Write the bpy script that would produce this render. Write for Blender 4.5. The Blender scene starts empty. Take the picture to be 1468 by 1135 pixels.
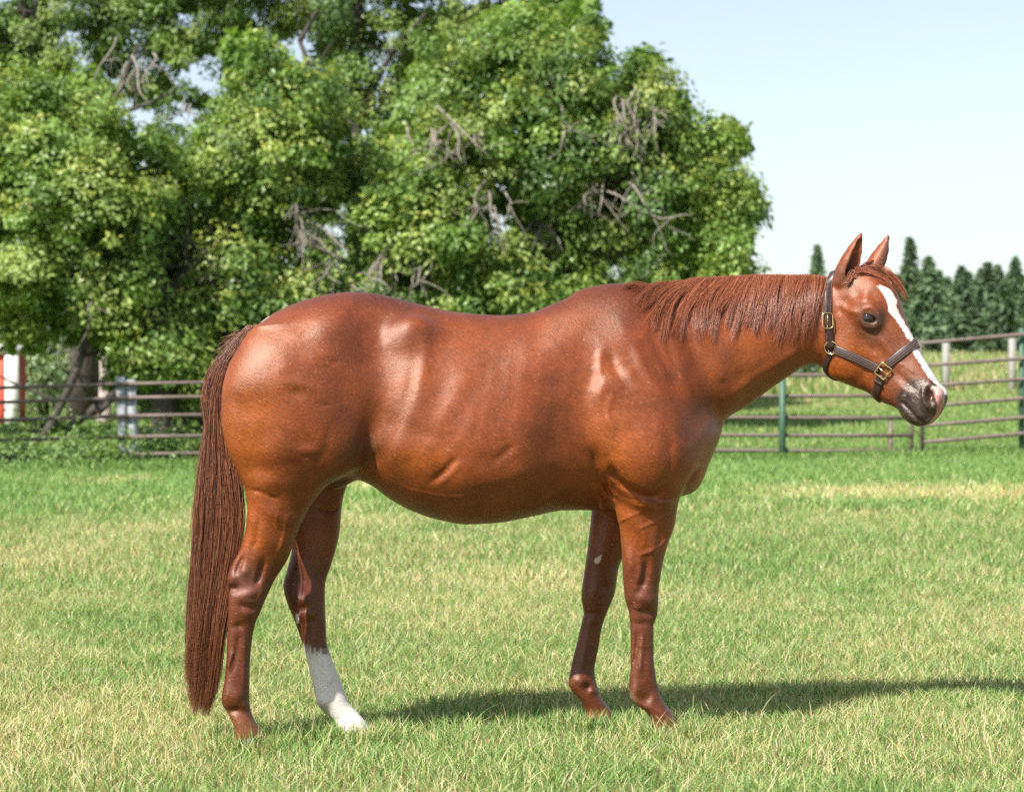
import bpy, math, random
import numpy as np
from mathutils import Vector, Matrix
from mathutils.bvhtree import BVHTree

rng = np.random.default_rng(7)
random.seed(7)
sc = bpy.context.scene
COL = sc.collection

# ------------------------------------------------------------------ camera, sky, sun, exposure
F = 3264.0          # focal length in photo pixels
CX, HY = 734.0, 540.0
CAMH = 1.24
CAMY = -8.0
cd = bpy.data.cameras.new('camera')
cam = bpy.data.objects.new('camera', cd); COL.objects.link(cam)
cam.location = (0, CAMY, CAMH); cam.rotation_euler = (math.radians(90), 0, 0)
cd.sensor_width = 36; cd.lens = F / 1468 * 36
cd.shift_y = (HY - 567.5) / 1468.0
cd.clip_end = 3000
cd.dof.use_dof = True; cd.dof.focus_distance = 7.75; cd.dof.aperture_fstop = 5.0; cd.dof.aperture_blades = 9
sc.camera = cam

SUN = Vector((-.57, -.72, 1.0)).normalized()      # direction towards the sun
w = bpy.data.worlds.new('World'); sc.world = w; w.use_nodes = True
nt = w.node_tree
sky = nt.nodes.new('ShaderNodeTexSky'); sky.sky_type = 'NISHITA'; sky.sun_disc = False
sky.sun_elevation = math.asin(SUN.z)
sky.sun_rotation = math.atan2(SUN.x, SUN.y)
sky.altitude = 600; sky.air_density = 1.0; sky.dust_density = 1.8; sky.ozone_density = 1.0
bg = nt.nodes['Background']; bg.inputs['Strength'].default_value = 0.092
hs = nt.nodes.new('ShaderNodeHueSaturation'); hs.inputs['Saturation'].default_value = .68; hs.inputs['Value'].default_value = 1.0
nt.links.new(sky.outputs['Color'], hs.inputs['Color']); nt.links.new(hs.outputs['Color'], bg.inputs['Color'])
sl = bpy.data.lights.new('sun', 'SUN'); sl.energy = 4.9; sl.angle = math.radians(0.5); sl.color = (1.0, .95, .87)
so = bpy.data.objects.new('sun', sl); COL.objects.link(so)
so.rotation_euler = SUN.to_track_quat('Z', 'Y').to_euler(); so.location = (-10, -12, 16)
sc.view_settings.view_transform = 'Standard'; sc.view_settings.look = 'None'
sc.view_settings.gamma = 1; sc.view_settings.exposure = 1.0
sc.view_settings.use_curve_mapping = False
sc.cycles.max_bounces = 6; sc.cycles.transparent_max_bounces = 8
sc.cycles.use_denoising = False

# ------------------------------------------------------------------ helpers
def tag(o, label=None, cat=None, group=None, kind=None):
    if label: o['label'] = label
    if cat: o['category'] = cat
    if group: o['group'] = group
    if kind: o['kind'] = kind
    return o

def empty(name, loc, label, cat, group=None):
    o = bpy.data.objects.new(name, None); COL.objects.link(o); o.location = loc; o.empty_display_size = .1
    return tag(o, label, cat, group)

def link(o, parent=None):
    COL.objects.link(o)
    if parent is not None:
        o.parent = parent
        o.matrix_parent_inverse = Matrix.Translation(-Vector(parent.location))
    return o

def mesh_obj(name, V, Fc, mat, parent=None, smooth=True, col=None, colname='tint'):
    """V (n,3); Fc: (m,k) array or list of such arrays"""
    V = np.asarray(V, dtype=np.float32)
    Fs = Fc if isinstance(Fc, (list, tuple)) else [Fc]
    Fs = [np.asarray(f, dtype=np.int32) for f in Fs if len(f)]
    me = bpy.data.meshes.new(name)
    me.vertices.add(len(V)); me.vertices.foreach_set('co', V.ravel())
    loops = np.concatenate([f.ravel() for f in Fs])
    sizes = np.concatenate([np.full(len(f), f.shape[1], dtype=np.int32) for f in Fs])
    me.loops.add(len(loops)); me.loops.foreach_set('vertex_index', loops)
    me.polygons.add(len(sizes))
    starts = np.concatenate([[0], np.cumsum(sizes)[:-1]]).astype(np.int32)
    me.polygons.foreach_set('loop_start', starts)
    try: me.polygons.foreach_set('loop_total', sizes)
    except Exception: pass
    me.polygons.foreach_set('use_smooth', np.full(len(sizes), smooth))
    me.update(calc_edges=True)
    if col is not None:
        a = me.color_attributes.new(colname, 'FLOAT_COLOR', 'POINT')
        c = np.ones((len(V), 4), dtype=np.float32); c[:, :3] = col
        a.data.foreach_set('color', c.ravel())
    if mat is not None: me.materials.append(mat)
    return link(bpy.data.objects.new(name, me), parent)

class MB:
    """collects small shapes into one mesh"""
    def __init__(s): s.v = []; s.f = []; s.n = 0
    def add(s, V, Fs):
        V = np.asarray(V, float)
        for f in Fs: s.f.append([i + s.n for i in f])
        s.v.append(V); s.n += len(V)
    def box(s, c, size, rot=None, bev=0.0):
        hx, hy, hz = [q / 2 for q in size]
        b = min(bev, hx * .9, hy * .9, hz * .9)
        P = []
        if b <= 0:
            P = [(x, y, z) for z in (-hz, hz) for y in (-hy, hy) for x in (-hx, hx)]
            Fq = [(0, 2, 3, 1), (4, 5, 7, 6), (0, 1, 5, 4), (2, 6, 7, 3), (0, 4, 6, 2), (1, 3, 7, 5)]
            V = np.array(P)
        else:
            rings = [(-hz, b), (-hz + b, 0), (hz - b, 0), (hz, b)]
            V = []; 
            for z, i in rings:
                V += [(-hx + i, -hy + i, z), (hx - i, -hy + i, z), (hx - i, hy - i, z), (-hx + i, hy - i, z)]
            V = np.array(V); Fq = [(3, 2, 1, 0), (12, 13, 14, 15)]
            for k in range(3):
                for j in range(4):
                    a = k * 4 + j; b2 = k * 4 + (j + 1) % 4
                    Fq.append((a, b2, b2 + 4, a + 4))
        if rot is not None: V = V @ np.array(rot.to_3x3()).T
        s.add(V + np.array(c), Fq); return s
    def tube(s, pts, rad, n=8, cap=True):
        pts = [Vector(p) for p in pts]
        if not hasattr(rad, '__len__'): rad = [rad] * len(pts)
        V = []; up = None
        for i, p in enumerate(pts):
            d = (pts[min(i + 1, len(pts) - 1)] - pts[max(i - 1, 0)]).normalized()
            if up is None:
                up = Vector((0, 0, 1)) if abs(d.z) < .9 else Vector((1, 0, 0))
            a = d.cross(up).normalized(); b = a.cross(d).normalized(); up = b
            for k in range(n):
                t = 2 * math.pi * k / n
                V.append(p + (a * math.cos(t) + b * math.sin(t)) * rad[i])
        Fq = []
        for i in range(len(pts) - 1):
            for k in range(n):
                Fq.append((i * n + k, i * n + (k + 1) % n, (i + 1) * n + (k + 1) % n, (i + 1) * n + k))
        if cap:
            Fq.append(tuple(range(n - 1, -1, -1))); Fq.append(tuple((len(pts) - 1) * n + k for k in range(n)))
        s.add([tuple(v) for v in V], Fq); return s
    def build(s, name, mat, parent=None, smooth=True):
        me = bpy.data.meshes.new(name)
        me.from_pydata(np.concatenate(s.v).tolist(), [], s.f); me.update()
        me.polygons.foreach_set('use_smooth', [smooth] * len(me.polygons))
        if mat: me.materials.append(mat)
        return link(bpy.data.objects.new(name, me), parent)

def P3(px, py, y):
    """point in the world at depth y seen at photo pixel px, py"""
    d = y - CAMY
    return np.array([(px - CX) * d / F, y, CAMH - (py - HY) * d / F])

def proj(V):
    d = V[:, 1] - CAMY
    return CX + V[:, 0] * F / d, HY - (V[:, 2] - CAMH) * F / d

def pchip(x, y, xi):
    x = np.asarray(x, float); y = np.asarray(y, float)
    o = np.argsort(x, kind='stable'); x = x[o]; y = y[o]
    k = np.concatenate([[True], np.diff(x) > 1e-6]); x = x[k]; y = y[k]
    h = np.diff(x); dl = np.diff(y) / h
    m = np.zeros(len(x))
    if len(x) > 2:
        w1 = 2 * h[1:] + h[:-1]; w2 = h[1:] + 2 * h[:-1]
        ok = dl[1:] * dl[:-1] > 0
        m[1:-1] = np.where(ok, (w1 + w2) / (w1 / np.where(ok, dl[:-1], 1) + w2 / np.where(ok, dl[1:], 1)), 0)
    m[0] = dl[0]; m[-1] = dl[-1]
    xi = np.clip(xi, x[0], x[-1])
    i = np.clip(np.searchsorted(x, xi) - 1, 0, len(x) - 2)
    t = (xi - x[i]) / h[i]
    return (y[i] * (1 + 2 * t) * (1 - t) ** 2 + m[i] * h[i] * t * (1 - t) ** 2
            + y[i + 1] * t * t * (3 - 2 * t) + m[i + 1] * h[i] * t * t * (t - 1))

def noise2(x, y, seed=0, scale=1.0, octaves=3):
    """cheap value noise in about -1..1"""
    r = np.zeros_like(x, dtype=float); amp = 1; tot = 0
    for o in range(octaves):
        g = np.random.default_rng(seed + o * 17).random((64, 64))
        u = x / scale * 2 ** o + 13.7 * o; v = y / scale * 2 ** o + 5.1 * o
        iu = np.floor(u).astype(int); iv = np.floor(v).astype(int)
        fu = u - iu; fv = v - iv; fu = fu * fu * (3 - 2 * fu); fv = fv * fv * (3 - 2 * fv)
        a = g[iu % 64, iv % 64]; b = g[(iu + 1) % 64, iv % 64]; c = g[iu % 64, (iv + 1) % 64]; d = g[(iu + 1) % 64, (iv + 1) % 64]
        r += amp * ((a * (1 - fu) + b * fu) * (1 - fv) + (c * (1 - fu) + d * fu) * fv - .5) * 2
        tot += amp; amp *= .5
    return r / tot

def sstep(a, b, x):
    t = np.clip((x - a) / (b - a), 0, 1); return t * t * (3 - 2 * t)

# ------------------------------------------------------------------ materials
def new_mat(name):
    m = bpy.data.materials.new(name); m.use_nodes = True
    return m, m.node_tree, m.node_tree.nodes['Principled BSDF']

def N(t, typ, **kw):
    n = t.nodes.new(typ)
    for k, v in kw.items(): setattr(n, k, v)
    return n

def noise_node(t, scale, detail=3, vec=None, rough=.6, dist=0):
    n = N(t, 'ShaderNodeTexNoise'); n.inputs['Scale'].default_value = scale; n.inputs['Detail'].default_value = detail
    n.inputs['Roughness'].default_value = rough; n.inputs['Distortion'].default_value = dist
    if vec is not None: t.links.new(vec, n.inputs['Vector'])
    return n

def mapping(t, scale=(1, 1, 1), rot=(0, 0, 0)):
    g = N(t, 'ShaderNodeNewGeometry'); mp = N(t, 'ShaderNodeMapping')
    mp.inputs['Scale'].default_value = scale; mp.inputs['Rotation'].default_value = rot
    t.links.new(g.outputs['Position'], mp.inputs['Vector']); return mp.outputs['Vector']

def ramp(t, fac, stops):
    r = N(t, 'ShaderNodeValToRGB'); e = r.color_ramp.elements
    while len(e) < len(stops): e.new(.5)
    for el, (p, c) in zip(e, stops): el.position = p; el.color = (*c, 1) if len(c) == 3 else c
    t.links.new(fac, r.inputs['Fac']); return r.outputs['Color']

def mix(t, a, b, fac, mode='MIX'):
    m = N(t, 'ShaderNodeMix', data_type='RGBA', blend_type=mode)
    for s, v in ((m.inputs[6], a), (m.inputs[7], b), (m.inputs[0], fac)):
        if isinstance(v, (int, float)): s.default_value = v
        elif isinstance(v, tuple): s.default_value = (*v, 1)
        else: t.links.new(v, s)
    return m.outputs[2]

def bump(t, bs, h, strength, dist, prev=None):
    b = N(t, 'ShaderNodeBump'); b.inputs['Strength'].default_value = strength; b.inputs['Distance'].default_value = dist
    t.links.new(h, b.inputs['Height'])
    if prev is not None: t.links.new(prev, b.inputs['Normal'])
    if bs is not None: t.links.new(b.outputs['Normal'], bs.inputs['Normal'])
    return b.outputs['Normal']

def simple(name, c1, c2, scale=20, rough=.6, bumpd=.002, metal=0, stretch=(1, 1, 1), spec=.5):
    m, t, b = new_mat(name)
    v = mapping(t, stretch); n = noise_node(t, scale, 5, v)
    t.links.new(ramp(t, n.outputs[0], [(.3, c1), (.7, c2)]), b.inputs['Base Color'])
    b.inputs['Roughness'].default_value = rough; b.inputs['Metallic'].default_value = metal
    b.inputs['Specular IOR Level'].default_value = spec
    bump(t, b, n.outputs[0], .5, bumpd)
    return m
# ------------------------------------------------------------------ ground
def ground_z(x, y):
    x = np.asarray(x, float); y = np.asarray(y, float)
    r = sstep(34, 95, y) * 1.9 * sstep(-4, 14, x)
    far_ = sstep(130, 400, y) * 2.0
    n = noise2(x, y, 40, 9.0, 2) * .10 * sstep(12, 30, y)
    near = noise2(x, y, 44, 1.3, 2) * .008
    return r + far_ + n + near
def dryness(x, y):
    d = .39 + .52 * noise2(x * .8, y * .55, 81, 1.3, 4) + .22 * noise2(x, y, 83, .32, 2)
    d -= .40 * sstep(10, 18, y) - .10 * np.exp(-((y - 1.8) / 1.4) ** 2)
    d -= .25 * np.exp(-((x + 5.2) / 2.2) ** 2 - ((y - 6.5) / 3.5) ** 2)
    # worn patches
    d += .9 * np.exp(-((x - 3.6) / 1.6) ** 2 - ((y - 16.2) / 1.3) ** 2) + .7 * np.exp(-((x - 6.2) / 1.6) ** 2 - ((y - 16.5) / 2.0) ** 2)
    d += .8 * np.exp(-((x + 4.6) / .7) ** 2 - ((y - 19.0) / 1.2) ** 2) + .7 * np.exp(-((x + 1.6) / .5) ** 2 - ((y - 17.6) / 1.2) ** 2)
    return d
ys = np.concatenate([np.arange(-12, 14, .25), np.arange(14, 50, .6), np.arange(50, 140, 3), np.arange(140, 900, 40)])
xs0 = np.concatenate([-np.geomspace(8, 500, 28)[::-1], np.arange(-7.7, 7.8, .3), np.geomspace(8, 500, 28)])
gxx, gyy = np.meshgrid(xs0, ys)
gz = ground_z(gxx, gyy)
nV = np.stack([gxx, gyy, gz], -1).reshape(-1, 3); ny_, nx_ = gxx.shape
ii = (np.arange(ny_ - 1)[:, None] * nx_ + np.arange(nx_ - 1)[None]).ravel()
gq_ = np.stack([ii, ii + 1, ii + 1 + nx_, ii + nx_], 1)
dr = dryness(gxx, gyy).ravel()
GR = np.array([.115, .185, .045]); ST = np.array([.42, .34, .18]); SOIL = np.array([.20, .15, .085])
wv = np.clip(dr, 0, 1)[:, None]
gc = GR * (1 - wv) + ST * wv
farw = sstep(30, 60, gyy).ravel()[:, None]
tanf = np.clip(.22 + .9 * noise2(gxx / 2.4, gyy / 2.2, 91, 3.0, 3), 0, 1).ravel()[:, None]
gc = gc * (1 - farw) + (np.array([.15, .21, .06]) * (1 - tanf) + np.array([.42, .33, .18]) * tanf) * farw
nearw = (1 - sstep(9, 16, gyy)).ravel()[:, None] * .7
gc = gc * (1 - nearw) + SOIL * nearw * (.7 + .5 * wv)
m, t, b = new_mat('meadow_ground')
at = N(t, 'ShaderNodeAttribute', attribute_name='tint'); v = mapping(t)
n1 = noise_node(t, 9, 6, v); n2 = noise_node(t, 55, 4, v)
c = mix(t, at.outputs['Color'], (.55, .6, .45), ramp(t, n1.outputs[0], [(.35, (0, 0, 0)), (.75, (.9, .9, .9))]), 'MULTIPLY')
c = mix(t, c, (1.35, 1.3, 1.1), ramp(t, n2.outputs[0], [(.45, (0, 0, 0)), (.7, (.7, .7, .7))]), 'MULTIPLY')
t.links.new(c, b.inputs['Base Color']); b.inputs['Roughness'].default_value = .95; b.inputs['Specular IOR Level'].default_value = .15
bump(t, b, n2.outputs[0], .8, .03)
tag(mesh_obj('ground', nV, gq_, m, col=gc), kind='structure')

# ------------------------------------------------------------------ grass
def leaf_mat(name, trans=.3, rough=.45, spec=.4, bs=None):
    m, t, b = new_mat(name)
    at = N(t, 'ShaderNodeAttribute', attribute_name='tint')
    t.links.new(at.outputs['Color'], b.inputs['Base Color']); b.inputs['Roughness'].default_value = rough
    b.inputs['Specular IOR Level'].default_value = spec
    tr = N(t, 'ShaderNodeBsdfTranslucent')
    c = mix(t, at.outputs['Color'], (1.5, 1.6, .7), 1.0, 'MULTIPLY'); t.links.new(c, tr.inputs['Color'])
    ms = N(t, 'ShaderNodeMixShader'); ms.inputs[0].default_value = trans
    out = t.nodes['Material Output']
    t.links.new(b.outputs[0], ms.inputs[1]); t.links.new(tr.outputs[0], ms.inputs[2]); t.links.new(ms.outputs[0], out.inputs['Surface'])
    return m
M_GRASS = leaf_mat('grass_blades', .30, .55, .25)
def blades(name, x, y, hgt, wid, lean, col, mat=M_GRASS, seg=2, droop=.5, r=None):
    r = r or rng; n = len(x); z = ground_z(x, y)
    a = r.random(n) * 2 * np.pi                                    # blade facing
    la_ = r.random(n) * 2 * np.pi; ln_ = lean * (r.random(n) ** .7)
    wx, wy = np.cos(a) * wid, np.sin(a) * wid
    lx, ly = np.cos(la_) * ln_ * hgt, np.sin(la_) * ln_ * hgt
    V = np.zeros((n, 2 * seg + 1, 3)); 
    for k in range(seg):
        s = k / seg; wk = (1 - .25 * s)
        cx_ = x + lx * s ** 1.8; cy_ = y + ly * s ** 1.8; cz_ = z - .004 + hgt * (s - droop * .25 * s * s * ln_)
        V[:, 2 * k] = np.stack([cx_ - wx * wk / 2, cy_ - wy * wk / 2, cz_], 1)
        V[:, 2 * k + 1] = np.stack([cx_ + wx * wk / 2, cy_ + wy * wk / 2, cz_], 1)
    V[:, 2 * seg] = np.stack([x + lx, y + ly, z + hgt * (1 - droop * .35 * ln_)], 1)
    base = (np.arange(n) * (2 * seg + 1))[:, None]
    F = []
    if seg > 1:
        q = [base + np.array([[2 * k, 2 * k + 1, 2 * k + 3, 2 * k + 2]]) for k in range(seg - 1)]
        F.append(np.concatenate(q))
    F.append(base + np.array([[2 * seg - 2, 2 * seg - 1, 2 * seg]]))
    C = np.repeat(col[:, None, :], 2 * seg + 1, 1).reshape(-1, 3)
    o = mesh_obj(name, V.reshape(-1, 3), F, mat, col=C, smooth=False)
    return o
GREENS = np.array([[.11, .215, .050], [.16, .28, .07], [.22, .34, .10], [.13, .25, .08], [.30, .40, .15]])
STRAWS = np.array([[.55, .47, .27], [.44, .36, .18], [.62, .56, .36], [.36, .38, .14], [.50, .48, .24]])
def grass_cols(x, y, r, bias=0, lush=0):
    n = len(x); d = np.clip(dryness(x, y) + bias, .04, .93)
    isdry = r.random(n) < d
    g = GREENS[r.integers(0, len(GREENS), n)]; s = STRAWS[r.integers(0, len(STRAWS), n)]
    c = np.where(isdry[:, None], s, g) * (.8 + .4 * r.random(n))[:, None]
    return c
def wedge(n, y0, y1, r, margin=1.25, p=1.0):
    y = y0 + (y1 - y0) * r.random(n) ** p
    hw = (y + 8) * (734 / F) * margin + .3
    return (r.random(n) * 2 - 1) * hw, y
r_ = np.random.default_rng(5)
def patchy(x, y, seed, sc_, lo_, hi_):
    return np.clip(.5 + .5 * noise2(x, y, seed, sc_, 3) * 1.6, 0, 1) * (hi_ - lo_) + lo_
# near lawn
x, y = wedge(215000, -1.75, 5.2, r_, p=.9)
h_ = patchy(x, y, 15, .22, .042, .082) * (.6 + .7 * r_.random(len(x)))
c_ = grass_cols(x, y, r_, .02)
tag(blades('lawn_grass', x, y, h_ * .78, .0026 + .0020 * r_.random(len(x)), 1.25, c_, r=r_), kind='stuff')
x, y = wedge(110000, 5.0, 12.5, r_)
h_ = patchy(x, y, 16, .4, .042, .08) * (.6 + .7 * r_.random(len(x)))
tag(blades('lawn_grass', x, y, h_, .006 + .004 * r_.random(len(x)), 1.1, grass_cols(x, y, r_, -.02), seg=1, r=r_), kind='stuff')
x, y = wedge(110000, 12.2, 27.5, r_, p=.8)
h_ = .05 + .05 * r_.random(len(x))
tag(blades('lawn_grass', x, y, h_, .012 + .010 * r_.random(len(x)), 1.0, grass_cols(x, y, r_, -.10), seg=1, r=r_), kind='stuff')
# the lawn goes on to both sides of the view
y = -2.5 + 29 * r_.random(90000) ** 1.2; hw = (y + 8) * (734 / F) * 1.25 + .3
x = np.where(r_.random(len(y)) < .5, -1, 1) * (hw + (1.2 + (y + 8) * .16) * r_.random(len(y)))
tag(blades('lawn_grass', x, y, .04 + .04 * r_.random(len(x)), .006 + .0005 * np.maximum(y, 0) + .004 * r_.random(len(x)), 1.1, grass_cols(x, y, r_, -.03), seg=1, r=r_), kind='stuff')
# longer tufts and loose straws
x, y = wedge(2600, -1.7, 4.5, r_)
tag(blades('tall_grass_stems', x, y, .06 + .06 * r_.random(len(x)), np.full(len(x), .0030), 1.3, grass_cols(x, y, r_, .15), seg=3, r=r_), kind='stuff')
fx, fy = [], []
for px, yy in ((358, -.40), (512, -.20), (953, -.17), (861, .07)):
    c0 = P3(px, 0, yy)[0]; k = 900; a_ = r_.random(k) * 6.28; q = .07 + .12 * r_.random(k)
    fx.append(c0 + np.cos(a_) * q); fy.append(yy + np.sin(a_) * q)
fx = np.concatenate(fx); fy = np.concatenate(fy)
tag(blades('lawn_grass', fx, fy, .055 + .045 * r_.random(len(fx)), .003 + .002 * r_.random(len(fx)), .8, grass_cols(fx, fy, r_, .02), seg=2, r=r_), kind='stuff')
# rough herbage under and beyond the fences
def herb(name, x, y, h0, h1, w0, cols, lean=.8):
    h_ = h0 + (h1 - h0) * r_.random(len(x)); c_ = cols[r_.integers(0, len(cols), len(x))] * (.75 + .5 * r_.random(len(x)))[:, None]
    return tag(blades(name, x, y, h_, w0 * (.6 + .8 * r_.random(len(x))), lean, c_, seg=1, r=r_), kind='stuff')
LUSH = np.array([[.13, .22, .06], [.17, .28, .075], [.23, .34, .10], [.11, .19, .055]])
PALE = np.array([[.20, .28, .09], [.38, .34, .18], [.14, .24, .06], [.50, .42, .25], [.24, .33, .12]])
x = -10 + 22 * r_.random(42000); y = 25.6 + 3.2 * r_.random(len(x)) + .3 * np.sin(x * 3)
herb('fence_line_herbage', x, y, .05, .17, .032, LUSH, 1.3)
x = -10 + 6.5 * r_.random(9000); y = 21.5 + 4 * r_.random(len(x))
herb('fence_line_herbage', x, y, .06, .22, .035, LUSH, 1.3)
x, y = wedge(110000, 28.5, 85, r_, p=1.2)
herb('pasture_herbage', x, y, .04, .13, .045, np.concatenate([LUSH, LUSH, PALE[[0, 2, 4, 1]]]))
x = 8 + 22 * r_.random(16000); y = 62 + 34 * r_.random(len(x))
herb('tall_weeds', x, y, .2, .6, .08, PALE)

# ------------------------------------------------------------------ fences
M_PIPE = simple('weathered_pipe', (.085, .060, .050), (.17, .13, .11), 14, .6, .002)
M_PIPEG = simple('green_pipe', (.025, .075, .045), (.055, .12, .075), 14, .55, .002)
M_WOOD = simple('silvered_wood', (.20, .20, .19), (.36, .35, .32), 30, .85, .004, stretch=(3, 3, .3))
M_WHITEP = simple('flaking_white_paint', (.14, .15, .17), (.36, .38, .41), 9, .85, .006, stretch=(2, 2, .5))
def rail(name, a, b2, rad, mat, parent):
    mb = MB(); A = Vector(a); B = Vector(b2); k = 7
    pts = [A.lerp(B, i / k) + Vector((0, 0, -.012 * math.sin(math.pi * i / k))) for i in range(k + 1)]
    mb.tube(pts, rad, 10); return mb.build(name, mat, parent)
def gp(px, y): q = P3(px, 540, y); return float(q[0]), float(ground_z(q[0], y))
# corral panel right of the horse's chest
Y1 = 26.6
fr_ = empty('pipe_fence', tuple(P3(1100, 657, Y1)), 'five rail brown pipe fence panel with green post seen below the horse neck', 'fence')
for py in (537, 567, 596, 621, 643):
    rail('rail', P3(640, py - 1, Y1), P3(1306, py + (3 if py > 590 else 0), Y1), .030, M_PIPE, fr_)
mb = MB(); x0, z0 = gp(1121, Y1); mb.tube([(x0, Y1 - .07, z0 - .3), (x0, Y1 - .07, P3(0, 530, Y1)[2])], .052, 12); mb.build('post', M_PIPEG, fr_)
for px, top in ((1277, 596), (1307, 530), (860, 530), (1250, 640)):
    mb = MB(); x0, z0 = gp(px, Y1); mb.tube([(x0, Y1 + .02, z0 - .3), (x0, Y1 + .02, P3(px, top, Y1)[2])], .034 if px != 1250 else .02, 10); mb.build('post', M_PIPE, fr_)
# sagging gate to the right
fr_ = empty('pipe_gate', tuple(P3(1320, 657, Y1)), 'six rail brown pipe gate sagging behind the horse muzzle at the right edge', 'gate')
for a, b2 in ((492, 478), (524, 512.5), (553.5, 542), (583, 569.5), (610, 597), (634, 620)):
    sl_ = (b2 - a) / 148
    rail('rail', P3(1320, a, Y1), P3(1660, a + sl_ * 340, Y1 - .1), .030, M_PIPE, fr_)
mb = MB(); x0, z0 = gp(1320, Y1); mb.tube([(x0 + .03, Y1, z0 - .1), (x0 - .02, Y1, P3(0, 488, Y1)[2])], .034, 10); mb.build('post', M_PIPE, fr_)
for px in (1466,):
    mb = MB(); x0, z0 = gp(px, Y1); mb.tube([(x0, Y1 + .06, z0 - .1), (x0, Y1 + .06, P3(0, 470, Y1)[2])], .045, 12); mb.build('post', M_PIPEG, fr_)
# grey wooden posts standing beyond the gate
for px, top, bot, yy, lab in ((1356, 489, 545, 62, 'grey wooden post behind the gate nearest the horse nose'), (1451, 485, 545, 62, 'grey wooden post behind the gate at the right edge')):
    q0 = P3(px, bot, yy); q1 = P3(px, top, yy); x0 = q0[0]
    mb = MB(); zg = float(ground_z(x0, yy)); zt = q1[2]
    mb.box((x0, yy, (zg - .2 + zt) / 2), (.20, .18, zt - zg + .2), bev=.02)
    tag(mb.build('wooden_post', M_WOOD), lab, 'post', 'grey wooden posts beyond the gate')
# left fence
Y2 = 23.6
fl_ = empty('pipe_fence', tuple(P3(80, 668, Y2)), 'five rail dark pipe fence at the left edge under the trees', 'fence')
for a, b2, c2 in ((557, 550, 545), (579, 570, 566), (604, 596, 592), (630, 626, 622), (658, 651, 647)):
    for (xa, ya), (xb, yb) in (((-260, a + 4), (184, b2)), ((184, b2), (640, c2 - 6))):
        rail('rail', P3(xa, ya, Y2), P3(xb, yb, Y2 + (0 if xb < 200 else 1.0)), .027, M_PIPE, fl_)
for px, y_ in ((-255, Y2), (-40, Y2), (640, Y2 + 1.0)):
    mb = MB(); x0, z0 = gp(px, y_); mb.tube([(x0, y_ + .05, z0 - .2), (x0, y_ + .05, z0 + 1.2)], .036, 10); mb.build('post', M_PIPE, fl_)
for px, wpx, top, lab, yo in ((176, 13, 545, 'pale grey square post leftmost of the pair in the left fence', .09), (191, 13, 549, 'pale grey square post rightmost of the pair in the left fence', .11)):
    x0, z0 = gp(px, Y2 + yo); zt = P3(px, top, Y2)[2]
    mb = MB(); mb.box((x0, Y2 + yo, (z0 - .1 + zt) / 2), (.118, .12, zt - z0 + .2), Matrix.Rotation(math.radians(-2.5), 3, 'Y').to_4x4(), .012)
    tag(mb.build('square_post', M_WHITEP), lab, 'post', 'pair of pale square posts in the left fence')

# ------------------------------------------------------------------ red shed at the left edge
M_RED = simple('red_painted_boards', (.42, .055, .030), (.56, .085, .045), 8, .7, .003, stretch=(3, 3, .3))
M_WHT = simple('white_trim_paint', (.66, .66, .64), (.80, .80, .78), 8, .6, .002)
YS = 47.0
x1 = P3(8, 0, YS)[0]; xr = P3(27, 0, YS)[0]; zt = P3(0, 508, YS)[2]; zg = float(ground_z(x1, YS)) - .15
shed = empty('shed', (x1 - 1.5, YS, zg), 'small red board shed with white corner trim and white roof edge at the left edge', 'shed')
nb_b = 16; bw = 3.2 / nb_b
for k in range(nb_b):
    mb = MB(); mb.box((x1 - 3.2 + bw * (k + .5), YS, (zg + zt) / 2), (bw - .012, .04, zt - zg), bev=.006); mb.build('wall_board', M_RED, shed)
mb = MB(); mb.box(((x1 + xr) / 2, YS - .03, (zg + zt) / 2), (xr - x1, .14, zt - zg), bev=.01); mb.build('corner_trim', M_WHT, shed)
for k in range(4):
    mb = MB(); mb.box((xr - .04, YS + .1 + .2 * (k + .5), (zg + zt) / 2), (.04, .19, zt - zg), bev=.006); mb.build('wall_board', M_RED, shed)
mb = MB(); mb.box(((x1 + xr) / 2 - 1.6, YS + .45, zt + .12), (3.2 + xr - x1 + .1, 1.2, .22), bev=.03); mb.build('roof', M_WHT, shed)

# ------------------------------------------------------------------ trees
M_LEAF = leaf_mat('tree_leaves', .30, .42, .5)
def bark(name, c1, c2, sc_=9):
    m, t, b = new_mat(name); v = mapping(t, (1, 1, .22)); n = noise_node(t, sc_, 6, v, .7)
    t.links.new(ramp(t, n.outputs[0], [(.3, c1), (.68, c2)]), b.inputs['Base Color']); b.inputs['Roughness'].default_value = .95
    bump(t, b, n.outputs[0], 1.0, .05); return m
M_BARK = bark('grey_bark', (.028, .023, .020), (.085, .070, .060))
M_DEAD = bark('dead_wood', (.15, .13, .11), (.34, .30, .25), 20)
def wobble_tube(mb, a, b2, r0, r1, bend=.15, k=7, n=8, r=None):
    r = r or rng; A = Vector(a); B = Vector(b2); L = (B - A).length
    o1 = Vector(r.normal(size=3)) * bend * L * .5; o2 = Vector(r.normal(size=3)) * bend * L * .5
    pts = []
    for i in range(k + 1):
        s = i / k; pts.append(A.lerp(B, s) + o1 * math.sin(math.pi * s) * .6 + o2 * math.sin(2 * math.pi * s) * .35)
    mb.tube([tuple(p) for p in pts], [r0 + (r1 - r0) * (i / k) for i in range(k + 1)], n, True)
    return pts
LEAFC = np.array([[.125, .215, .042], [.16, .255, .052], [.21, .305, .070], [.09, .165, .040], [.26, .33, .085]])
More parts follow.
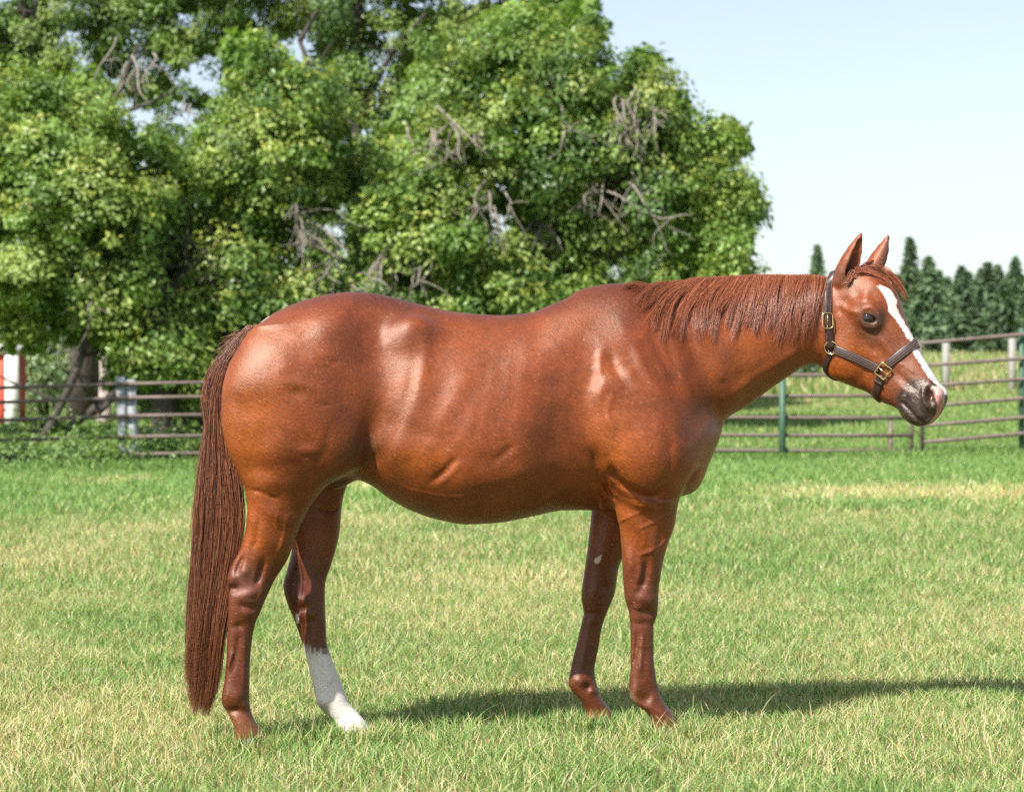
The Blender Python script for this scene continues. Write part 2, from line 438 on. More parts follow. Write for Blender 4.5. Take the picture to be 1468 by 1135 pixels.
def leaves(masses, r, size=(.11, .165), yellow=.10, dark=0.0, pal=LEAFC):
    """masses: (px, py, rx px, ry px, world depth y, thickness factor, density)"""
    P = []; Nn = []; C = []; S = []
    for (px, py, rx, ry, yd, den) in masses:
        c = P3(px, py, yd); k = (yd + 8) / F; ax, az = rx * k, ry * k; ay = (ax + az) / 2 * .9
        nsub = max(5, int(21 * (ax * az) ** .85 * den ** 1.1))
        u = r.normal(size=(nsub, 3)); u /= np.linalg.norm(u, axis=1)[:, None]
        rad = (.42 + .74 * r.random(nsub) ** .75)[:, None]
        sc_ = c + u * rad * np.array([ax, ay, az])
        for q in range(nsub):
            sp = (.16 + .40 * r.random() ** 1.4) * (1 if rad[q] < .95 else .7)
            nl = int(880 * sp ** 1.45 * (.7 + .6 * r.random())); o = r.normal(size=(nl, 3)); o /= np.linalg.norm(o, axis=1)[:, None]; o *= (sp * 1.5 * r.random(nl) ** .45)[:, None] * np.array([1, 1, .72]); 
            o[:, 2] -= .25 * (o[:, 0] ** 2 + o[:, 1] ** 2) / max(sp, .1)
            pos = sc_[q] + o
            nn = u[q] * .55 + o / sp * .35 + np.array([0, 0, .45]) + r.normal(size=(nl, 3)) * .45
            P.append(pos); Nn.append(nn)
            base = pal[r.integers(0, len(pal))] * (.8 + .4 * r.random()) * (1 - dark)
            cc = base * (.75 + .5 * r.random((nl, 1)))
            if r.random() < yellow * 2.8:
                tipm = (o[:, 2] > 0)[:, None] * r.random((nl, 1)) * .8
                cc = cc * (1 - tipm) + np.array([.40, .42, .08]) * tipm
            C.append(cc); S.append(size[0] + (size[1] - size[0]) * r.random(nl))
    P = np.concatenate(P); Nn = np.concatenate(Nn); C = np.concatenate(C); S = np.concatenate(S)
    Nn /= np.linalg.norm(Nn, axis=1)[:, None]
    d = r.normal(size=P.shape) * .7 + np.array([0, 0, -.75]); d -= Nn * (d * Nn).sum(1)[:, None]; d /= np.linalg.norm(d, axis=1)[:, None] + 1e-6
    s = np.cross(Nn, d); S = S[:, None]
    V = np.stack([P, P + d * S * .5 + s * S * .27 + Nn * S * .06, P + d * S, P + d * S * .5 - s * S * .27 + Nn * S * .06], 1)
    n = len(P); i = np.arange(n)[:, None] * 4
    F_ = np.concatenate([i + np.array([[0, 1, 2]]), i + np.array([[0, 2, 3]])])
    return V.reshape(-1, 3), F_, np.repeat(C[:, None], 4, 1).reshape(-1, 3)
def tree(name, label, base_px, base_y, trunk, limbs, masses, twigs=(), seed=1, group='leafy trees behind the horse', yellow=.1, dark=0.0, size=(.11, .16), cat='tree', pal=LEAFC, fill=.72):
    r = np.random.default_rng(seed)
    x0 = P3(base_px, 0, base_y)[0]; z0 = float(ground_z(x0, base_y))
    root = empty(name, (x0, base_y, z0), label, cat, group)
    mb = MB(); pts = [(x0, base_y, z0 - .2)] + [tuple(P3(*q[:3])) for q in trunk]
    rad = [trunk[0][3] * 1.35] + [q[3] for q in trunk]
    mb.tube(pts, rad, 14); mb.build('trunk', M_BARK, root)
    for q in limbs:                                                     # (px,py,y) -> (px,py,y), r0, r1
        mb = MB(); p = wobble_tube(mb, P3(*q[0]), P3(*q[1]), q[2], q[3], .10, 8, 9, r)
        for k in range(4):
            a = p[3 + k]; d = Vector(r.normal(size=3)); d.z = abs(d.z); d.normalize()
            wobble_tube(mb, a, a + d * (.8 + r.random()), q[3] * .7, .012, .15, 5, 5, r)
        mb.build('limb', M_BARK, root)
    V, F_, C = leaves(masses, r, size, yellow, dark, pal)
    if fill:                                                            # the leafy depth of the crown behind its outer sprays
        inner = [(q[0], q[1] + 4, q[2] * .95, q[3] * .95, q[4] + 1.7, q[5] * fill) for q in masses]
        V2, F2, C2 = leaves(inner, r, (.22, .30), 0, dark, pal[:2])
        F_ = np.concatenate([F_, F2 + len(V)]); V = np.concatenate([V, V2]); C = np.concatenate([C, C2])
    o = mesh_obj('crown', V, F_, M_LEAF, root, smooth=False, col=C)
    for (px, py, yd, spread, cnt) in twigs:                             # bare grey twigs hanging out of the crown
        mb = MB()
        for k in range(int(cnt * .6 + 1)):
            a = P3(px + r.normal() * spread * .3, py - spread * .4 + r.normal() * spread * .25, yd + .3)
            e = P3(px + r.normal() * spread * .6, py + spread * (.1 + .6 * r.random()), yd - .4 + r.normal() * .3)
            p = wobble_tube(mb, a, e, .028, .010, .20, 7, 6, r)
            for j in range(3):
                s_ = p[2 + j]; e2 = s_ + Vector((r.normal() * .35, r.normal() * .3, -.2 - .4 * r.random() + .3 * r.normal()))
                wobble_tube(mb, s_, e2, .014, .006, .22, 5, 5, r)
        mb.build('dead_branch', M_DEAD, root)
    return root
tree('tree', 'leafy tree standing just outside the left edge whose shade falls on the left fence', -380, 20.5,
     [(-380, 640, 20.5, .2), (-370, 200, 20.5, .15)], [],
     [(-300, 60, 190, 150, 20.5, .5), (-420, -40, 200, 150, 20.5, .5), (-560, 100, 160, 150, 20.3, .5), (-330, -160, 160, 120, 20.6, .5), (-430, 160, 160, 120, 20.8, .5)], seed=77, yellow=.05, fill=0, group=None, size=(.14, .2))
# back rank first: darker, with sky showing through
tree('tree', 'dark tall tree with gappy crown rising behind the others at top centre', 520, 52,
     [(520, 480, 52, .34), (512, 300, 52, .26), (505, 120, 52, .18), (520, -60, 52, .12)],
     [((512, 300, 52), (430, 60, 51), 0.13, 0.06), ((508, 180, 52), (610, 20, 51), 0.11, 0.04), ((430, 60, 51), (470, -20, 51), 0.07, 0.03), ((505, 230, 52), (590, 120, 52), 0.08, 0.03), ((510, 380, 52), (420, 330, 51), 0.10, 0.03)],
     [(470, 20, 80, 60, 52, 0.88), (540, 90, 70, 70, 52, 0.73), (600, 30, 80, 50, 52, 0.88), (520, 180, 60, 70, 52, 0.73), (560, 260, 60, 70, 52.5, 0.79), (700, 10, 90, 50, 52, 1.05), (790, 10, 60, 50, 52, 1.20), (480, 300, 60, 60, 52, 0.96), (600, 150, 50, 70, 53, 0.70),
      (420, -50, 120, 60, 52, 0.88), (600, -70, 150, 60, 52, 1.05), (760, -60, 90, 50, 52, 1.20), (500, 400, 80, 70, 52.5, 1.20)],
     seed=31, yellow=0, dark=.12, fill=.22)
tree('tree', 'dark tree with gappy crown behind the left crown at the top left corner', 120, 53,
     [(122, 480, 53, .34), (110, 300, 53, .28), (60, 100, 53, .20), (20, -40, 53, .14)],
     [((105, 250, 53), (200, 60, 52), 0.12, 0.04), ((60, 100, 53), (50, 0, 52), 0.10, 0.05), ((90, 200, 53), (250, 130, 52), 0.09, 0.03), ((110, 320, 53), (260, 240, 52), 0.10, 0.03)],
     [(30, 50, 80, 60, 53, 1.20), (110, 60, 70, 60, 53, 0.88), (190, 40, 80, 60, 53, 0.88), (280, 30, 80, 50, 53, 0.96), (350, 20, 80, 50, 53, 0.96), (240, 110, 70, 50, 53, 0.70), (210, 330, 80, 100, 53, 1.20), (280, 200, 60, 60, 53, 1.05), (100, 400, 90, 60, 53, 1.20),
      (100, -60, 130, 60, 53, 1.05), (300, -60, 130, 60, 53, 1.05), (-80, 60, 90, 90, 53, 1.20), (-90, 250, 100, 120, 53, 1.20)],
     seed=37, yellow=0, dark=.12, fill=.22)
tree('tree', 'dark tree behind the right crown with sky showing through low down', 860, 53,
     [(860, 470, 53, .26), (855, 350, 53, .20), (850, 200, 53, .14)],
     [((856, 380, 53), (930, 260, 52), 0.08, 0.03), ((855, 360, 53), (780, 230, 52), 0.08, 0.03)],
     [(830, 300, 90, 60, 53, 0.70), (890, 350, 80, 60, 53, 0.73), (790, 370, 70, 60, 53, 0.73), (940, 400, 70, 40, 53, 0.88), (720, 330, 60, 60, 53, 1.05), (850, 420, 90, 40, 53, 0.96), (860, 230, 80, 60, 53, 1.20), (960, 300, 60, 60, 53, 0.88)],
     seed=41, yellow=0, dark=.12, fill=.22)
# front rank
tree('tree', 'broad sunlit tree at the far left with a thick grey trunk and low hanging leaves', 243, 39,
     [(236, 610, 39, .26), (234, 540, 39, .25), (238, 460, 39.2, .23), (210, 330, 39.5, .19), (170, 200, 40, .13)],
     [((240, 480, 39.1), (120, 330, 39), .22, .07), ((225, 400, 39.3), (60, 240, 39), .2, .06), ((236, 440, 39.2), (330, 330, 39.5), .2, .07), ((60, 632, 38), (128, 470, 38.6), .09, .07), ((100, 612, 38.6), (212, 520, 39), .10, .08), ((140, 592, 38.6), (260, 505, 39), .07, .06), ((128, 470, 38.6), (110, 330, 38.8), .10, .05)],
     [(250, 520, 50, 34, 38.6, .9), (190, 530, 30, 24, 38.6, .6), (300, 540, 40, 40, 38.8, .9), (95, 200, 95, 75, 38.5, 1.1), (55, 290, 85, 80, 38, 1.1), (150, 300, 80, 80, 38, 1.1), (35, 390, 60, 60, 38, 1), (200, 240, 55, 65, 38.6, 1), (100, 150, 65, 45, 39, .9), (20, 180, 60, 80, 38.5, 1), (-70, 260, 90, 110, 38.5, 1),
      (110, 400, 60, 45, 38.5, .9), (170, 390, 50, 50, 38.4, 1), (20, 440, 50, 35, 38.4, .8), (170, 470, 50, 40, 38.4, .7), (215, 500, 50, 36, 38.4, .6), (135, 440, 36, 30, 38.4, .5), (-60, 420, 70, 60, 38.5, .9)],
     twigs=[(180, 110, 38.6, 60, 7), (120, 430, 38, 30, 3)], seed=11, yellow=.16)
tree('tree', 'sunlit leafy tree left of centre whose crown hangs just above the horse rump', 290, 41,
     [(284, 615, 41, .36), (282, 520, 41, .33), (310, 400, 41, .25), (360, 260, 41, .17), (400, 120, 41, .10)],
     [((300, 450, 41), (230, 380, 40.4), .16, .05), ((320, 370, 41), (450, 300, 40.5), .16, .05), ((350, 290, 41), (300, 220, 40.5), .14, .05)],
     [(420, 500, 90, 60, 40.5, 1), (340, 500, 60, 50, 40.5, 1), (290, 370, 50, 50, 40.5, 1), (400, 130, 85, 70, 40, 1.1), (380, 200, 90, 60, 39.8, 1.1), (330, 270, 80, 60, 39.8, 1.1), (440, 240, 50, 60, 40, 1), (365, 85, 45, 38, 40, .9), (450, 150, 45, 60, 40, .9), (250, 370, 80, 50, 40, 1), (330, 390, 70, 55, 39.6, 1.1),
      (290, 445, 75, 45, 39.6, 1.1), (240, 450, 55, 50, 39.6, 1), (270, 490, 60, 36, 39.8, .9), (380, 330, 50, 50, 40.2, .8), (390, 430, 60, 50, 40, .9), (440, 420, 50, 50, 40.2, .9), (230, 300, 50, 50, 40.2, .9)],
     twigs=[(440, 340, 39.4, 60, 9), (430, 300, 39.4, 40, 6), (265, 160, 40, 24, 2), (460, 380, 39.6, 40, 5), (300, 400, 39, 30, 3)], seed=13, yellow=.2)
tree('tree', 'dense sunlit tree in the centre behind the horse back with grey dead twigs', 600, 41,
     [(600, 470, 41, .36), (605, 380, 41, .30), (630, 250, 41, .24), (660, 120, 41, .16)],
     [((604, 400, 41), (520, 330, 40.5), .16, .05), ((610, 350, 41), (700, 260, 40.5), .16, .06), ((640, 220, 41), (740, 130, 40.6), .14, .05)],
     [(540, 440, 60, 60, 41, 1), (560, 240, 40, 70, 41.2, .8), (600, 285, 75, 55, 39.8, 1.1), (560, 335, 55, 45, 39.8, 1), (640, 350, 65, 55, 39.8, 1), (615, 240, 50, 38, 40, .9), (700, 400, 65, 45, 39.8, 1), (650, 420, 60, 36, 39.8, 1), (640, 60, 42, 60, 40.6, .7), (620, 130, 40, 60, 40.4, .7), (560, 430, 60, 36, 40.4, .8), (745, 395, 50, 45, 40, .9), (660, 190, 50, 40, 40.2, .8)],
     twigs=[(650, 200, 39.2, 56, 10), (560, 385, 39.4, 40, 6), (590, 215, 39.6, 40, 3), (700, 300, 39.4, 50, 7), (620, 400, 39.4, 40, 4), (520, 420, 39.6, 36, 5)], seed=17, yellow=.14)
tree('tree', 'wide sunlit tree right of centre whose crown slopes down against the open sky', 800, 42,
     [(800, 470, 42, .40), (800, 380, 42, .34), (800, 260, 42, .26), (800, 140, 42, .16)],
     [((800, 350, 42), (930, 220, 41.5), .2, .06), ((800, 300, 42), (700, 150, 41.5), .18, .06), ((800, 390, 42), (1000, 330, 41.5), .2, .06), ((930, 220, 41.5), (1030, 200, 41.5), .08, .03)],
     [(800, 310, 60, 50, 41.6, .8), (860, 310, 50, 50, 41.6, .8), (800, 390, 70, 50, 41.4, 1), (720, 90, 80, 60, 41, 1.1), (795, 115, 85, 70, 41, 1.1), (700, 165, 85, 60, 40.8, 1.1), (865, 150, 70, 55, 41, 1.1), (925, 120, 48, 42, 41, 1), (780, 225, 70, 48, 40.8, 1), (720, 250, 55, 45, 40.8, .9), (870, 215, 60, 50, 41, 1),
      (945, 180, 55, 50, 41, 1), (1005, 205, 42, 26, 41, .9), (1032, 185, 24, 12, 41, .7), (1020, 262, 48, 36, 41, 1), (1050, 300, 38, 40, 41, 1), (1045, 350, 44, 32, 41, 1), (1000, 345, 55, 38, 41, 1), (935, 290, 55, 48, 41, .8), (975, 250, 52, 44, 41, .9),
      (1060, 385, 36, 20, 41, .9), (985, 400, 50, 24, 41, .8), (840, 40, 20, 40, 42, .6), (760, 50, 60, 40, 41.4, .9)],
     twigs=[(915, 165, 40.2, 50, 11), (890, 200, 40.2, 50, 9), (905, 285, 40.2, 46, 9), (860, 290, 40.4, 50, 6), (800, 180, 40.2, 40, 3), (770, 330, 41, 46, 6)], seed=19, yellow=.16)
# pale trunk and misty shrubs beyond the left fence
tree('tree', 'young tree with a pale bare trunk beyond the pair of square posts', 150, 48,
     [(150, 590, 48, .17), (152, 540, 48, .15), (150, 500, 48, .14), (146, 430, 48, .10)], [], [(140, 420, 50, 40, 48, .7)], seed=23, dark=.2, yellow=0)
bpy.data.objects['trunk.006' if 'trunk.006' in bpy.data.objects else 'trunk'].name
for o in bpy.data.objects:
    if o.name.startswith('trunk') and o.parent and 'pale bare trunk' in o.parent.get('label', ''):
        o.data.materials[0] = bark('pale_bark', (.36, .30, .27), (.52, .45, .41), 6)
PALEL = np.array([[.15, .22, .09], [.20, .26, .11], [.12, .19, .08], [.26, .30, .15]])
def shrub(label, masses, seed, yb, pal=PALEL, size=(.12, .2), group='pale shrubs beyond the left fence'):
    r = np.random.default_rng(seed); x0 = P3(masses[0][0], 0, yb)[0]; z0 = float(ground_z(x0, yb))
    root = empty('shrub', (x0, yb, z0), label, 'shrub', group)
    V, F_, C = leaves(masses, r, size, .0, 0, pal); mesh_obj('foliage', V, F_, M_LEAF, root, smooth=False, col=C)
    mb = MB()
    for k in range(5):
        e = P3(masses[0][0] + r.normal() * masses[0][2] * .6, masses[0][1], masses[0][4])
        wobble_tube(mb, (x0 + r.normal() * .15, yb, z0 - .1), e, .05, .02, .12, 6, 6, r)
    mb.build('stem', M_BARK, root)
shrub('pale olive shrub beyond the left fence just right of the red shed', [(75, 520, 40, 40, 62, .6), (60, 560, 36, 26, 62, .6), (85, 480, 40, 36, 62, .5)], 51, 62)
shrub('pale olive shrub beyond the left fence left of the pale bare trunk', [(120, 545, 34, 34, 66, .6), (130, 500, 34, 36, 66, .5)], 52, 66)
shrub('pale shrub beyond the left fence right of the square posts', [(205, 540, 34, 34, 68, .6), (215, 500, 40, 36, 68, .6), (180, 500, 30, 36, 68, .5)], 53, 68)
shrub('grey green thicket behind the thick grey trunk beyond the left fence', [(240, 560, 70, 40, 60, .9), (300, 540, 60, 50, 60, .9), (360, 560, 70, 40, 60, .9), (260, 590, 60, 20, 60, .8)], 56, 60, group=None)
shrub('dark undergrowth round the foot of the leaning dark trunk at the left', [(60, 618, 50, 16, 41, .7), (110, 622, 50, 14, 40, .7), (20, 625, 40, 14, 42, .7), (150, 632, 40, 12, 38, .7)], 57, 40, np.array([[.05, .10, .03], [.08, .15, .04]]), (.08, .14), None)
shrub('broad pale bush filling the gap under the leaves at the left edge', [(40, 500, 50, 50, 72, .9), (100, 520, 50, 50, 72, .9), (150, 545, 50, 40, 72, .8), (-40, 520, 60, 60, 72, .9)], 58, 72, group=None)
WEEDL = np.array([[.11, .19, .05], [.15, .24, .06], [.20, .29, .08]])
for (px, py, w_, h_, yd, sd, lab) in ((30, 655, 40, 8, 22.8, 61, 'low weedy bush hiding the bottom rail at the far left edge'), (95, 654, 34, 8, 22.9, 62, 'low weedy bush on the bottom rail under the leaning trunk'), (145, 654, 20, 8, 22.9, 63, 'low weedy bush just left of the square posts'), (225, 648, 26, 12, 24.2, 64, 'low weedy bush just right of the square posts'), (275, 645, 28, 15, 24.4, 65, 'low weedy bush beside the horse tail at the fence')):
    shrub(lab, [(px, py, w_, h_, yd, .8), (px + 10, py - 8, w_ * .6, h_, yd + .3, .6)], sd, yd, WEEDL, (.05, .09), 'weedy bushes along the left fence')
DARKL = np.array([[.035, .075, .028], [.05, .10, .035]])
shrub('low dark bush in the far pasture under the horse throat', [(1168, 524, 34, 14, 70, 1.0), (1140, 530, 20, 10, 70, 1.0)], 54, 70, DARKL, group='dark bushes in the far pasture')
# ------------------------------------------------------------------ spruces
M_NEEDLE = leaf_mat('spruce_needles', .12, .6, .3)
def spruce(px, top, yb, label, seed, wide=1.0, group='spruces on the skyline'):
    r = np.random.default_rng(seed); x0 = P3(px, 0, yb)[0]; z0 = float(ground_z(x0, yb)) - .2; H = P3(px, top, yb)[2] - z0
    root = empty('spruce', (x0, yb, z0), label, 'spruce', group)
    mb = MB(); mb.tube([(x0, yb, z0), (x0, yb, z0 + H * .97)], [.16 * H / 8, .015], 7); mb.build('trunk', M_BARK, root)
    n = int(1500 * (H / 8)); P = []; D = []; S = []
    nl_ = int(H * 7); lv = (np.arange(nl_) + .5 * r.random(nl_)) / nl_; lv = np.concatenate([lv, .86 + .135 * np.arange(8) / 8])
    for q in lv:
        zz = H * (.05 + .95 * q); R = (1 - q) ** .95 * H * .27 * wide * (.72 + .56 * r.random()) + .05
        nb = int(6 + 7 * (1 - q)); a0 = r.random() * 6.28
        for k in range(nb):
            a = a0 + k * 6.28 / nb + r.normal() * .25; Rk = R * (.55 + .75 * r.random() ** 1.5) * (1 + .28 * math.sin(a * 2 + seed) * math.sin(zz * 1.7 + seed))
            m_ = max(3, int(Rk / .10)); s = (np.arange(m_) + r.random(m_)) / m_
            for rep in range(3):
                pos = np.stack([np.cos(a) * s * Rk, np.sin(a) * s * Rk, zz - .30 * s * Rk + .12 * (s ** 3) * Rk], 1) + r.normal(size=(m_, 3)) * .07 * (.4 + .6 * min(1, (1 - q) * 4))
                d = np.stack([np.cos(a) * np.ones(m_), np.sin(a) * np.ones(m_), -.35 * np.ones(m_)], 1) + r.normal(size=(m_, 3)) * .55
                P.append(pos); D.append(d); S.append((.14 + .24 * r.random(m_)) * (.55 + .45 * min(1, (1 - q) * 4)))
    P = np.concatenate(P) + np.array([x0, yb, z0]); D = np.concatenate(D); S = np.concatenate(S)[:, None]; D /= np.linalg.norm(D, axis=1)[:, None]
    nn = r.normal(size=P.shape) * .5 + np.array([0, 0, 1.0]); s_ = np.cross(D, nn); s_ /= np.linalg.norm(s_, axis=1)[:, None]
    V = np.stack([P - s_ * S * .30, P + s_ * S * .30, P + D * S * 1.3], 1).reshape(-1, 3)
    base = np.array([[.095, .155, .075], [.12, .18, .088], [.075, .125, .070]])[r.integers(0, 3, len(P))] * (.8 + .4 * r.random((len(P), 1))) * (.85 + .45 * r.random())  # needle greens lightened: distance haze put into the colour
    mesh_obj('crown', V, np.arange(len(P) * 3).reshape(-1, 3), M_NEEDLE, root, smooth=False, col=np.repeat(base[:, None], 3, 1).reshape(-1, 3))
SP = [(1295, 400, 128, 'farthest spruce just behind the horse forehead', 1.2), (1354, 402, 128, 'farthest spruce in the first dip of the row', 1.2), (1372, 400, 128, 'farthest spruce in the second dip of the row', 1.2), (1424, 392, 128, 'farthest spruce between the twin tops', 1.1), (1436, 398, 128, 'farthest spruce right of the twin tops', 1.1),
      (1318, 390, 124, 'spruce showing between the two leftmost skyline trees', 1.5), (1345, 385, 126, 'spruce standing behind and right of the broad rounded one', 1.5), (1388, 388, 126, 'far spruce filling the gap left of mid skyline', 1.5), (1406, 384, 124, 'far spruce filling the gap right of mid skyline', 1.4), (1448, 388, 126, 'far spruce behind the pale bushy one', 1.4), (1465, 392, 126, 'far spruce behind the one at the right edge', 1.5),
      (1172, 350, 120, 'lone slender spruce showing just above the horse neck', .55), (1305, 338, 112, 'tall thin spruce at the left end of the skyline row', .8), (1331, 366, 106, 'broad rounded spruce just right of the horse forehead', 1.5),
      (1286, 392, 110, 'spruce half hidden behind the horse forehead', 1.2), (1358, 396, 116, 'dark spruce in the dip right of the broad rounded one', 1.1), (1378, 380, 110, 'pointed spruce mid skyline above the grey wooden post', 1.0), (1398, 400, 114, 'short spruce between two pointed ones mid skyline', 1.0),
      (1416, 374, 112, 'pointed spruce left of the twin tops near the right edge', 1.0), (1430, 378, 116, 'twin topped neighbour spruce near the right edge', .9), (1440, 404, 104, 'pale bushy spruce low in front near the right edge', 1.4), (1456, 367, 114, 'tall narrow spruce second from the right edge', .75), (1474, 402, 108, 'spruce cut by the right edge of the picture', 1.2)
      ]
for k, (px, top, yb, lab, wd) in enumerate(SP):
    spruce(px, top, yb, lab or 'spruce of the row that continues beyond the right edge', 200 + k, wd)
# ------------------------------------------------------------------ horse: one implicit body meshed as one surface
def yline(x):                      # depth of the body's middle plane along its length
    x = np.asarray(x, float)
    a = -.06 + .225 * (x - .42)
    lim = .62                      # neck comes back parallel to the picture, then the head turns to the camera
    return np.where(x > lim, -.06 + .225 * (lim - .42) + .10 * (x - lim), a)

def px2w(px, py, off=0.0):         # photo pixel -> world point on the middle plane (+ off in depth)
    y = -.1
    for _ in range(5):
        x = (px - CX) * (y - CAMY) / F
        y = float(yline(x)) + off
    return P3(px, py, y)

def smin(a, b, k):
    h = np.clip(.5 + .5 * (b - a) / k, 0, 1)
    return b + (a - b) * h - k * h * (1 - h)
def smax(a, b, k): return -smin(-a, -b, k)

class Loft:
    """tube along the straight axis A-B in the xz plane; outlines hi/lo are photo pixels"""
    def __init__(s, A, B, hi, lo, w, off=0.0, offs=None, n=2.2, taper=0.0, conv=None, frame=None, smooth=0):
        s.frame = frame
        if conv is None:
            def conv(px, py):
                o = off if offs is None else float(np.interp(py, [q[0] for q in offs], [q[1] for q in offs]))
                return px2w(px, py, o)
        a = conv(*A); b = conv(*B)
        s.A = np.array([a[0], a[2]]); d = np.array([b[0], b[2]]) - s.A; s.L = np.hypot(*d); s.u = d / s.L
        s.nv = np.array([-s.u[1], s.u[0]])
        def pr(pts):
            q = np.array([conv(p[0], p[1]) for p in pts]); xz = q[:, [0, 2]] - s.A
            return xz @ s.u, xz @ s.nv
        th, vh = pr(hi); tl, vl = pr(lo)
        s.t0 = max(th.min(), tl.min()); s.t1 = min(th.max(), tl.max())
        s.T = np.linspace(s.t0, s.t1, 260)
        s.hi = pchip(th, vh, s.T); s.lo = pchip(tl, vl, s.T)
        if s.hi.mean() < s.lo.mean(): s.hi, s.lo = s.lo, s.hi
        tw, _ = pr([(q[0], q[1]) for q in w])
        s.w = pchip(tw, np.array([q[2] for q in w]), s.T)
        s.n = n
        s.tap = pchip(tw, np.array([(q[3] if len(q) > 3 else taper) for q in w]), s.T)
        if frame is None:
            if offs is None: s.off = np.full(len(s.T), off)
            else:
                pts = [(q[2] if len(q) > 2 else A[0], q[0]) for q in offs]
                # offsets are given against photo rows
                ctr = (s.hi + s.lo) / 2
                zz = s.A[1] + s.u[1] * s.T + s.nv[1] * ctr
                yy = HY - (zz - CAMH) * F / 7.8
                s.off = np.interp(yy, [q[0] for q in offs], [q[1] for q in offs])
        c = s.A[None] + s.T[:, None] * s.u + np.maximum(s.hi, s.lo)[:, None] * s.nv
        c2 = s.A[None] + s.T[:, None] * s.u + s.lo[:, None] * s.nv
        al = np.concatenate([c, c2]); s.mn = al.min(0); s.mx = al.max(0)
    def __call__(s, x, y, z):
        """y measured from the middle plane (or w in a local frame)"""
        X = x - s.A[0]; Z = z - s.A[1]
        t = X * s.u[0] + Z * s.u[1]; v = X * s.nv[0] + Z * s.nv[1]
        f = (np.clip(t, s.t0, s.t1) - s.t0) / (s.t1 - s.t0) * (len(s.T) - 1)
        i = np.clip(f.astype(int), 0, len(s.T) - 2); g = f - i
        L = lambda a: a[i] * (1 - g) + a[i + 1] * g
        hi = L(s.hi); lo = L(s.lo); w = L(s.w)
        c = (hi + lo) / 2; hh = np.maximum((hi - lo) / 2, .004)
        yy = y if s.frame is not None else y - L(s.off)
        sv = np.clip((v - c) / hh, -1.2, 1.2)
        w = np.maximum(w * (1 + L(s.tap) * sv), .004)
        a = np.abs(v - c); b = np.abs(yy)
        k0 = ((a / hh) ** s.n + (b / w) ** s.n + 1e-9) ** (1 / s.n)
        k1 = np.sqrt((a / hh ** 2) ** 2 + (b / w ** 2) ** 2) + 1e-4
        d = k0 * (k0 - 1) / k1
        d = np.maximum(d, -np.minimum(hh, w))
        e = np.maximum(np.maximum(s.t0 - t, t - s.t1), 0)
        return np.where(e > 0, np.sqrt(np.maximum(d, 0) ** 2 + e ** 2) + np.minimum(d, 0) * 0, d)

def ell(c, r, ang=0.0):
    """ellipsoid; c world-like (x, yoff, z), r (rx, ry, rz), ang turns in xz"""
    ca, sa = math.cos(ang), math.sin(ang)
    def f(x, y, z):
        X = x - c[0]; Y = y - c[1]; Z = z - c[2]
        a = (X * ca + Z * sa); b = (-X * sa + Z * ca)
        k0 = np.sqrt((a / r[0]) ** 2 + (Y / r[1]) ** 2 + (b / r[2]) ** 2)
        k1 = np.sqrt((a / r[0] ** 2) ** 2 + (Y / r[1] ** 2) ** 2 + (b / r[2] ** 2) ** 2) + 1e-4
        return k0 * (k0 - 1) / k1
    return f

def caps(pts, rad):
    """chain of round cones through 3D points"""
    pts = np.array(pts, float); rad = np.array(rad, float)
    def f(x, y, z):
        best = None
        for i in range(len(pts) - 1):
            a = pts[i]; d = pts[i + 1] - a; L2 = d @ d
            X = x - a[0]; Y = y - a[1]; Z = z - a[2]
            h = np.clip((X * d[0] + Y * d[1] + Z * d[2]) / L2, 0, 1)
            q = np.sqrt((X - h * d[0]) ** 2 + (Y - h * d[1]) ** 2 + (Z - h * d[2]) ** 2) - (rad[i] * (1 - h) + rad[i + 1] * h)
            best = q if best is None else np.minimum(best, q)
        return best
    return f

# ---- sculpt maps in photo pixels: heights in metres pushed along the surface
MX0, MY0, MW, MH = 250, 320, 1130, 760
gx, gy = np.meshgrid(np.arange(MW) + MX0, np.arange(MH) + MY0)
gx = gx.astype(np.float32); gy = gy.astype(np.float32)

def Gs(m, cx, cy, rx, ry, amp, ang=0):
    R = 3.2 * max(rx, ry)
    x0, x1 = int(max(cx - R - MX0, 0)), int(min(cx + R - MX0, MW)); y0, y1 = int(max(cy - R - MY0, 0)), int(min(cy + R - MY0, MH))
    X = gx[y0:y1, x0:x1] - cx; Y = gy[y0:y1, x0:x1] - cy; a = math.radians(ang)
    u = X * math.cos(a) + Y * math.sin(a); v = -X * math.sin(a) + Y * math.cos(a)
    m[y0:y1, x0:x1] += amp * np.exp(-(u / rx) ** 2 - (v / ry) ** 2)

def seg_dist(pts, closed=False):
    best = np.full(gx.shape, 1e6, np.float32); n = len(pts)
    for i in range(n if closed else n - 1):
        a = pts[i]; b = pts[(i + 1) % n]; dx, dy = b[0] - a[0], b[1] - a[1]
        h = np.clip(((gx - a[0]) * dx + (gy - a[1]) * dy) / (dx * dx + dy * dy + 1e-6), 0, 1)
        best = np.minimum(best, np.hypot(gx - a[0] - h * dx, gy - a[1] - h * dy))
    return best

